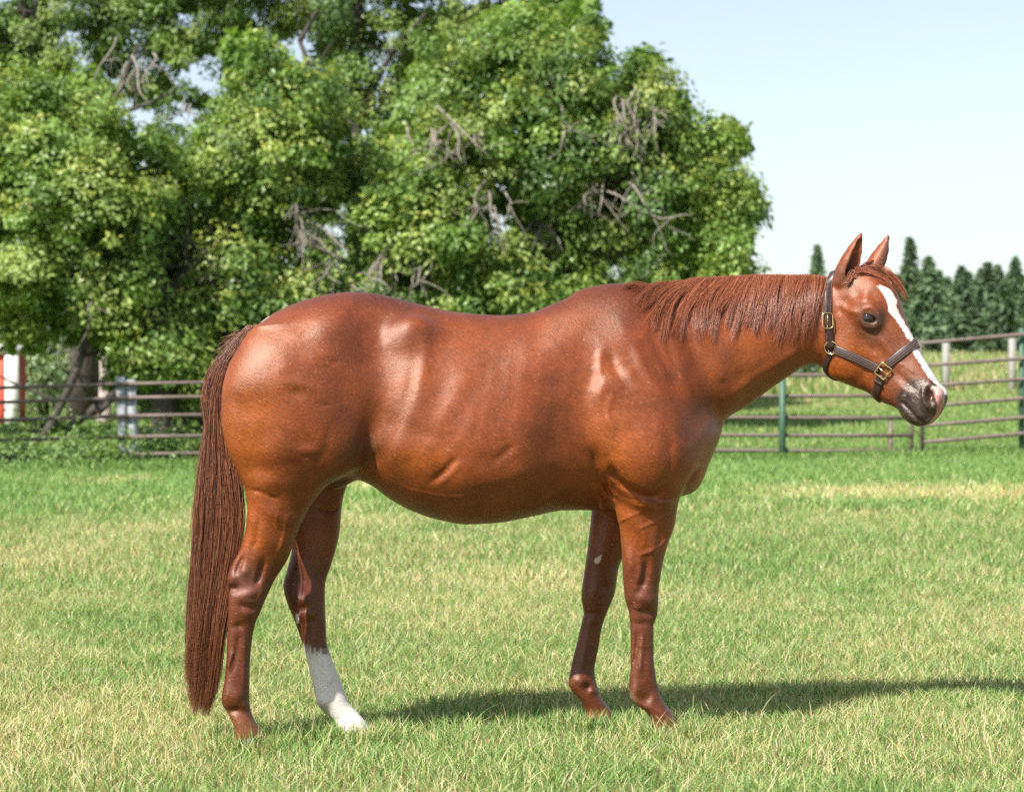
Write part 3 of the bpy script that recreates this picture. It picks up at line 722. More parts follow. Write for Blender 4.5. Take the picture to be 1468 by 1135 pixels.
def Ln(m, pts, width, amp, ends=True):
    """groove or ridge along a line, fading at its ends"""
    pts = np.array(pts, float)
    seg = np.hypot(*np.diff(pts, axis=0).T); s = np.concatenate([[0], np.cumsum(seg)]) / seg.sum()
    q = np.linspace(0, 1, max(6, int(seg.sum() / max(width * .3, .7))))
    X = pchip(s, pts[:, 0], q); Y = pchip(s, pts[:, 1], q)
    acc = np.zeros(gx.shape, np.float32)
    R = width * 3
    for x, y, t in zip(X, Y, q):
        k = 1.0 if not ends else float(sstep(0, .25, t) * sstep(0, .25, 1 - t)) * .85 + .15
        x0, x1 = int(max(x - R - MX0, 0)), int(min(x + R - MX0 + 1, MW)); y0, y1 = int(max(y - R - MY0, 0)), int(min(y + R - MY0 + 1, MH))
        if x1 <= x0 or y1 <= y0: continue
        g = k * np.exp(-((gx[y0:y1, x0:x1] - x) ** 2 + (gy[y0:y1, x0:x1] - y) ** 2) / width ** 2)
        acc[y0:y1, x0:x1] = np.maximum(acc[y0:y1, x0:x1], g)
    m += amp * acc

def inside(pts):
    ins = np.zeros(gx.shape, bool); n = len(pts)
    for i in range(n):
        x1, y1 = pts[i]; x2, y2 = pts[(i + 1) % n]
        c = ((y1 > gy) != (y2 > gy)) & (gx < (x2 - x1) * (gy - y1) / (y2 - y1 + 1e-9) + x1)
        ins ^= c
    return ins

def Plate(m, pts, amp, soft):
    d = seg_dist(pts, True); d = np.where(inside(pts), d, -d)
    m += amp * sstep(-soft, soft, d)

def sample(m, px, py):
    u = np.clip(px - MX0, 0, MW - 1.01); v = np.clip(py - MY0, 0, MH - 1.01)
    i = u.astype(int); j = v.astype(int); a = u - i; b = v - j
    return (m[j, i] * (1 - a) + m[j, i + 1] * a) * (1 - b) + (m[j + 1, i] * (1 - a) + m[j + 1, i + 1] * a) * b

BODY = np.zeros(gx.shape, np.float32); NEARLEG = np.zeros_like(BODY); FARLEG = np.zeros_like(BODY); HEADM = np.zeros_like(BODY)
m = BODY
# haunch
Gs(m, 590, 472, 17, 22, .010, -20); Gs(m, 620, 482, 12, 18, -.006, -20)
Ln(m, [(579, 490), (582, 470), (592, 460), (605, 464), (611, 480), (611, 500), (603, 540), (590, 590), (572, 630)], 10, .0045)
Gs(m, 536, 500, 28, 66, -.028, -8); Gs(m, 540, 610, 22, 50, -.026, 12); Gs(m, 600, 560, 30, 70, .010, 10)
Gs(m, 470, 470, 45, 32, .010, -15); Gs(m, 400, 520, 48, 55, .010, 0); Gs(m, 445, 620, 55, 60, .012)
Gs(m, 425, 562, 16, 8, -.006, 10); Gs(m, 440, 552, 26, 10, .003, 10); Ln(m, [(446, 577), (458, 580), (480, 581)], 2.6, -.0022)
Ln(m, [(440, 531), (462, 528), (478, 522)], 2.4, -.0018); Ln(m, [(430, 482), (445, 472), (455, 462)], 4, -.002)
Gs(m, 463, 512, 18, 12, .004); Ln(m, [(452, 505), (470, 518), (490, 520)], 4, -.003)
Ln(m, [(430, 652), (442, 655), (454, 654)], 2.2, -.0025); Gs(m, 442, 646, 14, 7, .004)
Ln(m, [(474, 600), (470, 635), (452, 668)], 7, -.0025); Gs(m, 405, 640, 20, 40, .006, 10)
Ln(m, [(357, 702), (372, 704), (390, 713), (402, 716)], 3, -.005, True)
Gs(m, 385, 690, 30, 12, .006, 10); Gs(m, 395, 714, 18, 12, -.004)
Ln(m, [(345, 560), (350, 610), (362, 660), (385, 700)], 14, -.007)
Gs(m, 480, 680, 30, 12, .004, -30)
# flank, ribs and belly
Gs(m, 566, 640, 26, 30, .014, 20); Ln(m, [(520, 668), (545, 650), (560, 620), (566, 585)], 9, -.008)
Gs(m, 588, 560, 10, 30, -.005, 10)
Gs(m, 600, 660, 40, 26, .009, -20)
Ln(m, [(668, 530), (652, 565), (632, 605), (614, 645)], 14, .004); Ln(m, [(690, 530), (672, 580), (650, 622)], 12, -.002)
Ln(m, [(616, 692), (634, 678), (656, 654)], 5, -.006); Ln(m, [(624, 698), (644, 682), (664, 660)], 5, .003); Ln(m, [(640, 700), (664, 676), (700, 640)], 10, .002)
Ln(m, [(706, 664), (722, 650), (738, 638)], 6, -.0045); Gs(m, 700, 690, 90, 20, .006, -10)
for k in range(7):
    x = 690 + k * 22
    Ln(m, [(x, 500), (x - 8, 560), (x - 22, 640)], 7, .0009)
Gs(m, 760, 700, 60, 14, -.004, -12); Ln(m, [(770, 725), (800, 705), (815, 690)], 7, .005); Ln(m, [(755, 728), (780, 712), (800, 692)], 5, -.004)
Gs(m, 800, 620, 34, 70, -.020, 6); Gs(m, 700, 600, 60, 60, .006)
Gs(m, 790, 470, 50, 26, -.004, -10)
for q in ([(842, 697), (852, 712), (862, 728)], [(857, 700), (866, 712), (876, 722)], [(866, 690), (872, 705), (880, 716)], [(845, 712), (856, 724), (862, 733)]):
    Ln(m, q, 2.6, -.006); Ln(m, [(a + 6, b - 1) for a, b in q], 2.6, .004)
# shoulder and breast
Plate(m, [(862, 490), (890, 462), (930, 470), (985, 520), (1002, 570), (1004, 620), (992, 668), (965, 702), (925, 716), (893, 700), (868, 672), (853, 640), (844, 590), (846, 545)], .020, 34)
Plate(m, [(846, 560), (864, 540), (905, 535), (950, 560), (975, 600), (985, 640), (965, 690), (925, 712), (888, 698), (866, 668), (850, 620)],   .013, 15)
Gs(m, 905, 585, 36, 26, -.010, 20); Gs(m, 925, 655, 40, 30, .008); Gs(m, 862, 552, 12, 30, .006, 10)
Ln(m, [(905, 480), (925, 530), (950, 562), (985, 590)], 9, .007); Ln(m, [(930, 470), (950, 515), (975, 560)], 8, -.009)
Ln(m, [(872, 500), (885, 535), (910, 560)], 7, -.006); Ln(m, [(862, 500), (858, 540)], 7, .006)
Ln(m, [(950, 470), (962, 510), (976, 550)], 6, -.005); Ln(m, [(960, 470), (975, 520), (990, 560), (1000, 590)], 10, .004)
Ln(m, [(975, 470), (997, 505), (1015, 545), (1026, 590), (1030, 610)], 12, -.014)
Ln(m, [(870, 655), (880, 678), (893, 694), (915, 706), (932, 711), (948, 703), (962, 692)], 5.0, -.018); Ln(m, [(895, 714), (920, 726), (950, 722), (968, 712)], 5, .007)
Gs(m, 878, 678, 8, 6, -.006)
Gs(m, 1000, 640, 16, 34, .006, 20); Ln(m, [(958, 630), (962, 660), (955, 690)], 6, -.006); Gs(m, 985, 665, 18, 24, .006)
Ln(m, [(972, 700), (985, 690), (1000, 670)], 4, -.006)
Ln(m, [(850, 640), (856, 665), (866, 690), (872, 712)], 6, -.010)
# neck
Ln(m, [(1165, 508), (1130, 535), (1090, 562), (1050, 592)], 12, -.006); Ln(m, [(1160, 492), (1120, 520), (1075, 548), (1035, 585)], 10, .007)
Gs(m, 1060, 490, 50, 26, .006, -10); Gs(m, 1022, 500, 16, 20, -.006); Gs(m, 1085, 520, 26, 14, .005, -30)
Gs(m, 1037, 548, 5, 4, -.003); Ln(m, [(1176, 430), (1170, 470), (1172, 505)], 8, -.012)
for k in range(40):
    x, y = 950 + rng.random() * 220, 430 + rng.random() * 130
    Gs(m, x, y, 8 + rng.random() * 10, 6 + rng.random() * 8, (rng.random() - .5) * .004, rng.random() * 180)
for k in range(260):
    x, y = 330 + rng.random() * 660, 440 + rng.random() * 280
    Gs(m, x, y, 9 + rng.random() * 20, 6 + rng.random() * 12, (rng.random() - .5) * .0034, -20 + rng.random() * 80)
Ln(m, [(900, 600), (915, 630), (925, 665)], 7, -.004); Ln(m, [(940, 600), (945, 640), (938, 670)], 8, .003)
Ln(m, [(560, 690), (600, 705), (650, 712), (700, 706)], 2.0, .0022); Ln(m, [(640, 725), (700, 722), (760, 708)], 2.0, .0018)
Ln(m, [(1010, 600), (1035, 580), (1075, 560), (1110, 535)], 3, -.003)
Ln(m, [(880, 560), (872, 590), (880, 620)], 5, .003)
# near legs
m = NEARLEG
Ln(m, [(890, 715), (900, 760), (905, 800)], 5, -.003); Ln(m, [(915, 790), (918, 815), (912, 840)], 4, .003); Ln(m, [(950, 735), (945, 775), (938, 815)], 4, -.003)
Ln(m, [(400, 725), (396, 750), (405, 775), (396, 800)], 1.6, .0022); Ln(m, [(372, 735), (368, 770), (360, 795)], 4, -.003); Ln(m, [(430, 735), (415, 765), (400, 795)], 4, .003)
Ln(m, [(880, 730), (905, 745), (925, 770), (935, 800)], 10, .004)
Ln(m, [(900, 700), (930, 716), (960, 715), (972, 705)], 6, .006); Ln(m, [(920, 725), (945, 730), (968, 718)], 4, .004)
Ln(m, [(925, 792), (945, 783), (958, 770), (967, 752)], 1.8, .0030); Ln(m, [(880, 750), (905, 740), (930, 728)], 1.7, .002)
Ln(m, [(910, 760), (930, 752), (950, 742), (968, 732)], 1.7, .0026); Ln(m, [(922, 757), (925, 775), (920, 785)], 1.6, .002)
Ln(m, [(915, 795), (930, 792), (940, 788)], 1.8, .003)
Ln(m, [(928, 800), (924, 830), (915, 850)], 5, -.006); Gs(m, 903, 810, 8, 26, .004); Gs(m, 938, 800, 8, 30, .004)
Gs(m, 924, 858, 14, 10, .006); Ln(m, [(905, 845), (920, 842), (936, 848)], 3, .002); Gs(m, 932, 866, 5, 7, .003); Ln(m, [(906, 872), (920, 876), (936, 872)], 2.4, -.003); Gs(m, 914, 872, 5, 5, .003); Gs(m, 910, 862, 6, 10, -.003); Gs(m, 930, 878, 9, 7, -.004); Gs(m, 922, 893, 12, 5, -.004)
Ln(m, [(914, 900), (912, 930), (908, 960)], 2.6, -.004); Ln(m, [(922, 905), (920, 935), (917, 970)], 3, .004)
Ln(m, [(928, 935), (932, 965), (938, 985)], 1.8, .002); Ln(m, [(914, 925), (924, 927), (934, 925)], 1.1, .0018)
Gs(m, 912, 990, 7, 9, .005); Gs(m, 926, 1002, 6, 6, -.005); Gs(m, 938, 1000, 5, 6, .004)
# near hind: gaskin, hock, cannon
Ln(m, [(355, 735), (375, 760), (390, 790)], 10, .003); Ln(m, [(412, 740), (408, 765), (400, 790)], 3, .003); Ln(m, [(380, 730), (410, 745), (440, 735)], 10, .004)
Ln(m, [(350, 795), (343, 812), (338, 825)], 3.5, -.006); Ln(m, [(378, 800), (372, 825), (366, 840)], 4, -.008)
Gs(m, 350, 820, 8, 10, .006); Gs(m, 335, 828, 6, 10, .004); Gs(m, 336, 843, 8, 6, -.008); Gs(m, 358, 852, 16, 8, .007, -20)
Ln(m, [(352, 862), (366, 862), (377, 845)], 2.4, .004); Ln(m, [(340, 866), (362, 872), (376, 862)], 4, -.004)
Gs(m, 342, 897, 7, 5, -.005); Gs(m, 356, 880, 10, 6, .003)
Ln(m, [(344, 905), (338, 940), (333, 970)], 3, -.003); Ln(m, [(335, 932), (330, 945), (326, 962)], 2, .004)
Ln(m, [(352, 905), (350, 950), (350, 990)], 4, .003); Gs(m, 342, 1000, 8, 12, .004); Gs(m, 336, 1018, 10, 5, -.006); Gs(m, 350, 1012, 6, 6, .004)
# far legs (their inner faces)
m = FARLEG
Ln(m, [(421, 790), (440, 815), (452, 840), (452, 870)], 6, .0015); Gs(m, 436, 860, 10, 8, .007); Gs(m, 432, 872, 8, 5, -.004)
Gs(m, 447, 880, 8, 8, .006); Ln(m, [(440, 893), (450, 888), (456, 876)], 3, -.003); Ln(m, [(458, 880), (454, 905), (448, 925)], 2.6, .002)
Ln(m, [(450, 936), (462, 975), (478, 1000)], 3, -.003); Ln(m, [(466, 935), (474, 965), (484, 990)], 4, .003); Gs(m, 465, 1008, 8, 7, .004)
Gs(m, 429, 884, 4, 9, .004)
Ln(m, [(455, 728), (475, 732), (486, 728)], 2.2, -.004)
Gs(m, 852, 850, 12, 14, .005); Gs(m, 866, 840, 5, 4, -.004); Gs(m, 858, 801, 6, 8, .004)
Gs(m, 850, 880, 14, 6, -.004); Ln(m, [(846, 895), (838, 935), (834, 965)], 4, .003)
Gs(m, 832, 975, 9, 7, .006); Gs(m, 842, 985, 5, 5, -.006); Gs(m, 850, 990, 5, 5, .004)
# head
m = HEADM
Gs(m, 1240, 432, 18, 8, .010, 15); Gs(m, 1229, 423, 7, 8, -.006); Gs(m, 1242, 424, 6, 8, .004)
Ln(m, [(1203, 437), (1215, 445), (1232, 448)], 4, .005); Gs(m, 1213, 432, 9, 6, -.004); Gs(m, 1206, 444, 6, 5, -.004)
Ln(m, [(1231, 450), (1238, 443), (1249, 441), (1258, 447), (1263, 456)], 2.8, .0045)
Ln(m, [(1233, 459), (1241, 468), (1251, 470), (1259, 465)], 2.4, .003)
Ln(m, [(1230, 462), (1238, 474), (1250, 478), (1262, 474)], 2.0, -.003)
Gs(m, 1271, 455, 8, 14, -.006, -20)
Ln(m, [(1262, 482), (1272, 496), (1284, 512)], 5, .006); Ln(m, [(1252, 490), (1262, 505), (1272, 520)], 6, -.005); Gs(m, 1290, 500, 12, 22, -.005, -35)
Ln(m, [(1232, 478), (1240, 492), (1256, 505)], 5, -.004)
Gs(m, 1208, 515, 24, 26, .008, 30); Ln(m, [(1225, 500), (1240, 520), (1245, 548)], 8, -.004)
Ln(m, [(1281, 523), (1292, 522), (1305, 530), (1318, 538)], 1.5, .003)
Ln(m, [(1283, 530), (1296, 545), (1312, 560)], 5, -.006); Gs(m, 1300, 560, 14, 7, .006, 40)
Ln(m, [(1325, 548), (1322, 562), (1326, 578), (1335, 586), (1343, 578)], 2.6, .006)
Ln(m, [(1336, 548), (1327, 556), (1325, 568)], 2.6, .005)
Gs(m, 1334, 568, 5, 11, -.026, -12)
Gs(m, 1333, 588, 6, 5, -.004)
Ln(m, [(1293, 576), (1300, 583), (1310, 594), (1318, 602), (1327, 606)], 1.7, -.008, False)
Ln(m, [(1290, 583), (1300, 595), (1312, 606)], 3, .003)
Ln(m, [(1240, 556), (1256, 570), (1275, 578)], 4, -.004)
Ln(m, [(1296, 545), (1306, 552), (1314, 560)], 1.5, -.002); Ln(m, [(1292, 552), (1302, 560), (1308, 568)], 1.5, -.0015)
Ln(m, [(1180, 520), (1177, 495), (1180, 470)], 5, .002)

# ---- primitives
HO = px2w(1200, 425); HO[1] = float(yline(HO[0])) + .005
PSI = math.radians(28)
ex = np.array([math.cos(PSI), -math.sin(PSI), 0]); ew = np.array([math.sin(PSI), math.cos(PSI), 0])
def headpx(px, py, w=0.0):
    """ray through the pixel met with the head's plane at lateral offset w -> (a, w, b) local"""
    o = np.array([0, CAMY, CAMH]); d = P3(px, py, 0) - o
    c = HO + ew * w
    k = ((c - o) @ ew) / (d @ ew); q = o + d * k - HO
    return np.array([q @ ex, w, q[2]])
hconv = lambda w: (lambda px, py: headpx(px, py, w))

nh = [(470, -.15), (560, -.155), (640, -.15), (720, -.14), (800, -.125), (850, -.115), (1000, -.10), (1090, -.10)]
fh = [(470, .15), (560, .155), (640, .15), (720, .15), (800, .14), (850, .12), (1000, .11), (1090, .10)]
nf = [(560, -.14), (650, -.15), (720, -.145), (800, -.13), (900, -.12), (1000, -.12), (1090, -.12)]
ff = [(560, .14), (650, .15), (720, .145), (800, .13), (900, .125), (1000, .12), (1090, .12)]
torso = Loft((340, 580), (1000, 580),
    hi=[(336, 560), (339, 530), (348, 502), (362, 478), (380, 458), (405, 443), (440, 429.5), (470, 422), (500, 419), (530, 420), (577, 430), (610, 438), (640, 445), (670, 449), (720, 452), (761, 448), (794, 435), (838, 419), (861, 415), (895, 414), (925, 424), (960, 452), (990, 500), (1012, 560), (1022, 600)],
    lo=[(336, 600), (342, 630), (352, 665), (380, 690), (430, 690), (480, 688), (503, 685), (528, 693), (561, 716), (589, 731), (627, 744), (670, 751), (711, 749), (761, 740), (811, 731), (844, 731), (881, 734), (920, 732), (950, 722), (974, 707), (995, 700), (1006, 680), (1014, 655), (1022, 620)],
    w=[(336, 580, .05), (350, 580, .15), (380, 580, .23), (420, 580, .275), (470, 580, .29), (530, 580, .265), (570, 580, .275, -.1), (620, 580, .305, -.16), (680, 580, .335, -.2), (740, 580, .335, -.2), (800, 580, .300, -.15), (850, 580, .265, -.1), (900, 580, .25), (950, 580, .235), (990, 580, .18), (1022, 580, .06)], n=2.15)
hindN = Loft((350, 470), (350, 1050), offs=nh,
    hi=[(366, 468), (350, 486), (338, 508), (329, 528), (323, 560), (323, 597), (330, 641), (337, 660), (345, 679), (353, 707), (355, 733), (346, 783), (333, 808), (326, 830), (327.5, 851), (326.5, 891), (325, 935), (322, 974), (317.5, 1003), (322, 1016), (331, 1030), (337, 1047), (338, 1060)],
    lo=[(430, 468), (460, 486), (485, 520), (505, 560), (518, 600), (522, 640), (514, 664), (497, 677), (468, 695), (454, 712), (437, 738), (424, 770), (412.6, 801), (394.5, 830), (384, 851), (375, 873), (367, 891), (362, 913), (358, 960), (357.5, 1007), (365, 1032), (375, 1047), (378, 1060)],
    w=[(0, 468, .05), (0, 500, .10), (0, 560, .140), (0, 640, .135), (0, 690, .105), (0, 740, .075), (0, 790, .055), (0, 830, .042), (0, 870, .042), (0, 910, .032), (0, 950, .030), (0, 985, .036), (0, 1003, .040), (0, 1025, .033), (0, 1045, .042), (0, 1060, .046)], n=2.1)
hindF = Loft((400, 470), (470, 1050), offs=fh,
    hi=[(372, 468), (358, 486), (348, 520), (345, 560), (345, 597), (352, 641), (370, 700), (400, 745), (418, 783), (412, 815), (406, 841), (411, 862), (423, 891), (434, 924), (440, 945), (447, 974), (455, 1007), (468, 1023), (480, 1034), (486, 1052)],
    lo=[(440, 468), (465, 486), (490, 520), (510, 560), (505, 600), (505, 640), (501, 680), (491, 718), (486, 768), (474, 812), (467, 833), (466, 862), (467, 891), (468.6, 920), (479.4, 953), (492, 985), (500, 1007), (512, 1020), (526, 1036), (534, 1048)],
    w=[(400, 468, .05), (400, 500, .10), (400, 560, .140), (400, 640, .135), (410, 700, .085), (420, 750, .068), (430, 800, .052), (440, 830, .040), (445, 870, .040), (450, 910, .031), (460, 950, .030), (470, 985, .036), (475, 1003, .039), (490, 1025, .034), (505, 1042, .046)], n=2.1)
foreN = Loft((920, 600), (920, 1050), offs=nf,
    hi=[(850, 590), (862, 640), (874, 680), (880, 705), (884, 732), (889, 762), (893, 817), (895.5, 855), (902, 880), (904, 917), (904, 954), (902, 980), (903, 998), (911, 1009), (923, 1017), (932, 1030), (934, 1046)],
    lo=[(985, 590), (985, 640), (978, 680), (973, 710), (968, 747), (957.5, 780), (948.5, 814), (943.5, 854), (943, 877), (937, 899), (937, 936), (939.5, 965), (946.4, 993), (953, 1008), (964, 1023), (972, 1040), (974, 1046)],
    w=[(0, 590, .03), (0, 620, .065), (0, 660, .085), (0, 710, .085), (0, 760, .072), (0, 810, .056), (0, 850, .050), (0, 875, .047), (0, 905, .034), (0, 950, .031), (0, 985, .037), (0, 1003, .037), (0, 1022, .033), (0, 1046, .046)], n=2.2)
foreF = Loft((880, 600), (850, 1035), offs=ff,
    hi=[(850, 590), (853, 640), (851, 690), (848, 732), (843, 780), (836, 832), (833.5, 854), (836, 877), (828, 917), (819, 954), (815, 980), (821, 991), (831, 1002), (838, 1016), (840, 1030)],
    lo=[(985, 590), (975, 640), (950, 700), (930, 740), (905, 780), (887, 814), (882, 847), (870.6, 877), (863, 899), (858, 928), (852.5, 958), (856, 984), (862, 1000), (871, 1012), (880, 1024), (883, 1032)],
    w=[(880, 590, .03), (880, 620, .06), (880, 660, .08), (878, 710, .08), (872, 760, .068), (864, 810, .054), (860, 850, .048), (855, 875, .045), (848, 905, .034), (840, 950, .031), (836, 985, .037), (838, 1000, .036), (850, 1015, .034), (860, 1030, .044)], n=2.2)
neck = Loft((950, 560), (1205, 440),
    hi=[(835, 425), (861, 416), (895, 412), (925, 409), (960, 405), (1000, 399), (1040, 396), (1080, 394), (1140, 394), (1180, 396), (1205, 402), (1225, 415), (1240, 430)],
    lo=[(900, 700), (985, 690), (1014, 655), (1021, 639), (1029, 612), (1042, 599), (1074, 580), (1105, 557), (1137, 535), (1153, 525), (1169, 522), (1185, 522), (1215, 520), (1250, 500)],
    w=[(880, 600, .12), (950, 560, .19, -.15), (1000, 540, .182, -.25), (1050, 515, .14, -.2), (1100, 490, .112, -.15), (1150, 470, .098, -.1), (1190, 450, .088, 0), (1215, 440, .07)], n=2.0)
head = Loft((1200, 405), (1342, 590), conv=hconv(0.0), frame='head',
    hi=[(1205, 385), (1228, 384), (1245, 386), (1264, 396), (1279, 412), (1289, 431), (1294, 448), (1302, 469), (1311, 489), (1322, 511), (1335, 532), (1346, 550), (1352, 563), (1353, 576), (1350, 590), (1344, 600), (1338, 604)],
    lo=[(1178, 440), (1183, 478), (1183, 500), (1187, 523), (1197, 538), (1209, 548), (1225, 555), (1243, 562), (1256, 570), (1266, 577), (1277, 581), (1288, 587), (1297, 597), (1303, 605), (1312, 610), (1322, 611), (1332, 608)],
    w=[(1200, 405, .060, 0), (1212, 425, .082, 0), (1228, 445, .096, .12), (1245, 465, .098, .12), (1262, 487, .082, .05), (1280, 510, .064, -.02), (1297, 532, .053, 0), (1312, 553, .052, .02), (1326, 572, .056, .1), (1336, 585, .050, .1), (1342, 596, .030, 0)], n=2.35)
def hp(px, py, w): q = headpx(px, py, w); return q
orbit = [ell(hp(1243, 453, s * .088) * np.array([1, 1, 1]), (.047, .026, .036), -.6) for s in (-1,)]
oc = hp(1243, 453, -.085)
orbN = ell(oc, (.056, .030, .040), -.7)
eyec = hp(1247, 456, -.094)
noseE = ell(hp(1335, 572, -.028), (.036, .03, .046), -.7)
noseF = ell(hp(1335, 572, -.028) * np.array([1, -1, 1]), (.036, .03, .046), -.7)
chin = ell(hp(1303, 594, -.0), (.034, .030, .020), -.6)
cheek = ell(hp(1208, 508, -.045), (.085, .034, .085), 0)
jawx = (1, -1, 1)
eyeb = None
nost = ell(hp(1334, 567, -.054), (.0105, .024, .025), -.3)
slot = ell(hp(1245, 457.5, -.134), (.031, .042, .0155), -.38)

def earp(base1, base0, tip, w0, w1, r):
    return None
def ear_fun(side, pts):
    """pts: list of (px, py, w, half width px) from base to tip, seen in the picture"""
    P = []; R = []
    for px, py, w, r in pts: P.append(headpx(px, py, w)); R.append(r / 408)
    P = np.array(P); R = np.array(R) * 1.1
    op = np.array([.80, side * .45, -.1]); op /= np.linalg.norm(op)        # the opening looks forwards
    body = caps(P, R)
    inner = caps(P[1:-1] + op * (R[1:-1, None] * .72), np.maximum(R[1:-1] * .62, .002))
    inner2 = caps(P[1:-1] + op * (R[1:-1, None] * 1.35), np.maximum(R[1:-1] * .66, .002))
    def f(x, y, z):
        d = body(x, y, z)
        d = smax(d, -np.minimum(inner(x, y, z), inner2(x, y, z)), .006)
        return d
    return f
earN = ear_fun(-1, [(1208, 402, -.055, 13), (1213, 390, -.058, 14.5), (1219, 375, -.062, 13), (1225, 360, -.064, 10), (1230, 347, -.062, 6.2), (1234, 336, -.058, 2.2)])
earF = ear_fun(1, [(1247, 396, .050, 13), (1254, 385, .055, 14), (1261, 371, .060, 12.5), (1267, 358, .062, 9.5), (1271, 347, .060, 5.5), (1273, 339, .058, 2.2)])

dock0, dock1, dock2 = px2w(388, 462), px2w(358, 484), px2w(338, 545)
dock = caps([(dock0[0], 0, dock0[2] -.045), (dock1[0]+.012, 0, dock1[2]-.012), (dock2[0] , 0, dock2[2])], [.04, .030, .020])
pecN = px2w(985, 684); pec = ell((pecN[0]-.012, 0, pecN[2]), (.072, .16, .052), .5)
br = px2w(978, 630); brst = ell((br[0], 0, br[2]), (.115, .215, .15), -.5)
pc2 = px2w(960, 640, 0); 
crest = None
hoofs = []
def at_off(px, py, off): q = px2w(px, py, off); return (q[0], off, q[2])
shN = ell(at_off(925, 620, -.20), (.17, .10, .24), .25)
shF = ell(at_off(925, 620, .20), (.17, .10, .24), .25)
stiN = ell(at_off(478, 622, -.20), (.11, .07, .12), .2); stiF = ell(at_off(468, 610, .20), (.10, .07, .11), .2)
hipN = ell(at_off(590, 488, -.175), (.09, .05, .07), 0); hipF = ell(at_off(590, 488, .175), (.09, .05, .07), 0)
butN = ell(at_off(375, 600, -.14), (.12, .11, .22), .1); butF = ell(at_off(375, 600, .14), (.12, .11, .22), .1)
sheath = ell(at_off(488, 686, 0), (.06, .045, .030), .5)

def field(P):
    """signed distance-like value at points P (n,3), world coordinates"""
    x, yw, z = P[:, 0].astype(np.float64), P[:, 1].astype(np.float64), P[:, 2].astype(np.float64)
    y = yw - yline(x)
    out = np.full(len(x), .5)
    def app(fn, k, mask, args=None, sub=False):
        if not mask.any(): return
        a = args if args is not None else (x, y, z)
        v = fn(a[0][mask], a[1][mask], a[2][mask])
        o = out[mask]
        out[mask] = smax(o, -v, k) if sub else smin(o, v, k)
    hz = lambda x0, x1, z0, z1: (x > x0) & (x < x1) & (z > z0) & (z < z1)
    app(torso, .001, hz(-1.2, .9, .55, 1.7))
    legu = hz(-1.15, -.35, -.1, 1.5)
    app(hindN, .05, legu & (y < .08)); app(hindF, .05, legu & (y > -.08))
    app(stiN, .05, legu & (y < 0)); app(stiF, .05, legu & (y > 0))
    app(hipN, .05, hz(-.6, -.1, 1.1, 1.6) & (y < 0)); app(hipF, .05, hz(-.6, -.1, 1.1, 1.6) & (y > 0))
    app(butN, .04, legu & (y < 0)); app(butF, .04, legu & (y > 0))
    app(neck, .07, hz(.1, 1.4, .6, 1.8))
    app(shN, .05, hz(.1, .9, .5, 1.5) & (y < .05)); app(shF, .05, hz(.1, .9, .5, 1.5) & (y > -.05))
    legf = hz(.1, .75, -.1, 1.2)
    app(foreN, .035, legf & (y < .03)); app(foreF, .035, legf & (y > -.03))
    app(pec, .03, hz(.35, .9, .7, 1.1)); app(brst, .04, hz(.3, .9, .7, 1.4))
    app(dock, .03, hz(-1.15, -.7, 1.0, 1.6)); app(sheath, .03, hz(-.8, -.4, .7, 1.0))
    hm = (x > .95) & (z > .95)
    if hm.any():
        L = P[hm] - HO
        la = L @ ex; lw = L @ ew; lb = L[:, 2]
        h = head(la, lw, lb)
        al = -np.abs(lw)
        h = smin(h, cheek(la, al, lb), .03)
        h = smin(h, orbN(la, al, lb), .03)
        h = smin(h, noseE(la, al, lb), .02)
        h = smin(h, chin(la, lw, lb), .012)
        # sculpt map on both sides of the head
        mp = np.stack([la, al, lb], 1); Wp = HO + mp[:, :1] * ex + mp[:, 1:2] * ew; Wp[:, 2] = HO[2] + lb
        px, py = proj(Wp)
        sidew = sstep(.012, .035, np.abs(lw))
        h = h - sample(HEADM, px, py) * sidew
        h = smax(h, -nost(la, al, lb), .006)
        h = smax(h, -slot(la, al, lb), .004)
        h = smin(h, earN(la, lw, lb), .012); h = smin(h, earF(la, lw, lb), .012)
        o = out[hm]; out[hm] = smin(o, h, .022)
    # sculpt maps of the body
    near = y < 0
    Pm = P.copy(); Pm[:, 1] = yline(x) - np.abs(y)
    px, py = proj(Pm)
    dsp = sample(BODY, px, py) * sstep(.02, .10, np.abs(y)) * (px < 1195)
    out -= dsp
    pxr, pyr = proj(P)
    lowN = near & (z < .82); out[lowN] -= 1.65 * sample(NEARLEG, pxr[lowN], pyr[lowN])
    lowF = (~near) & (z < .82); out[lowF] -= 1.65 * sample(FARLEG, pxr[lowF], pyr[lowF])
    return out

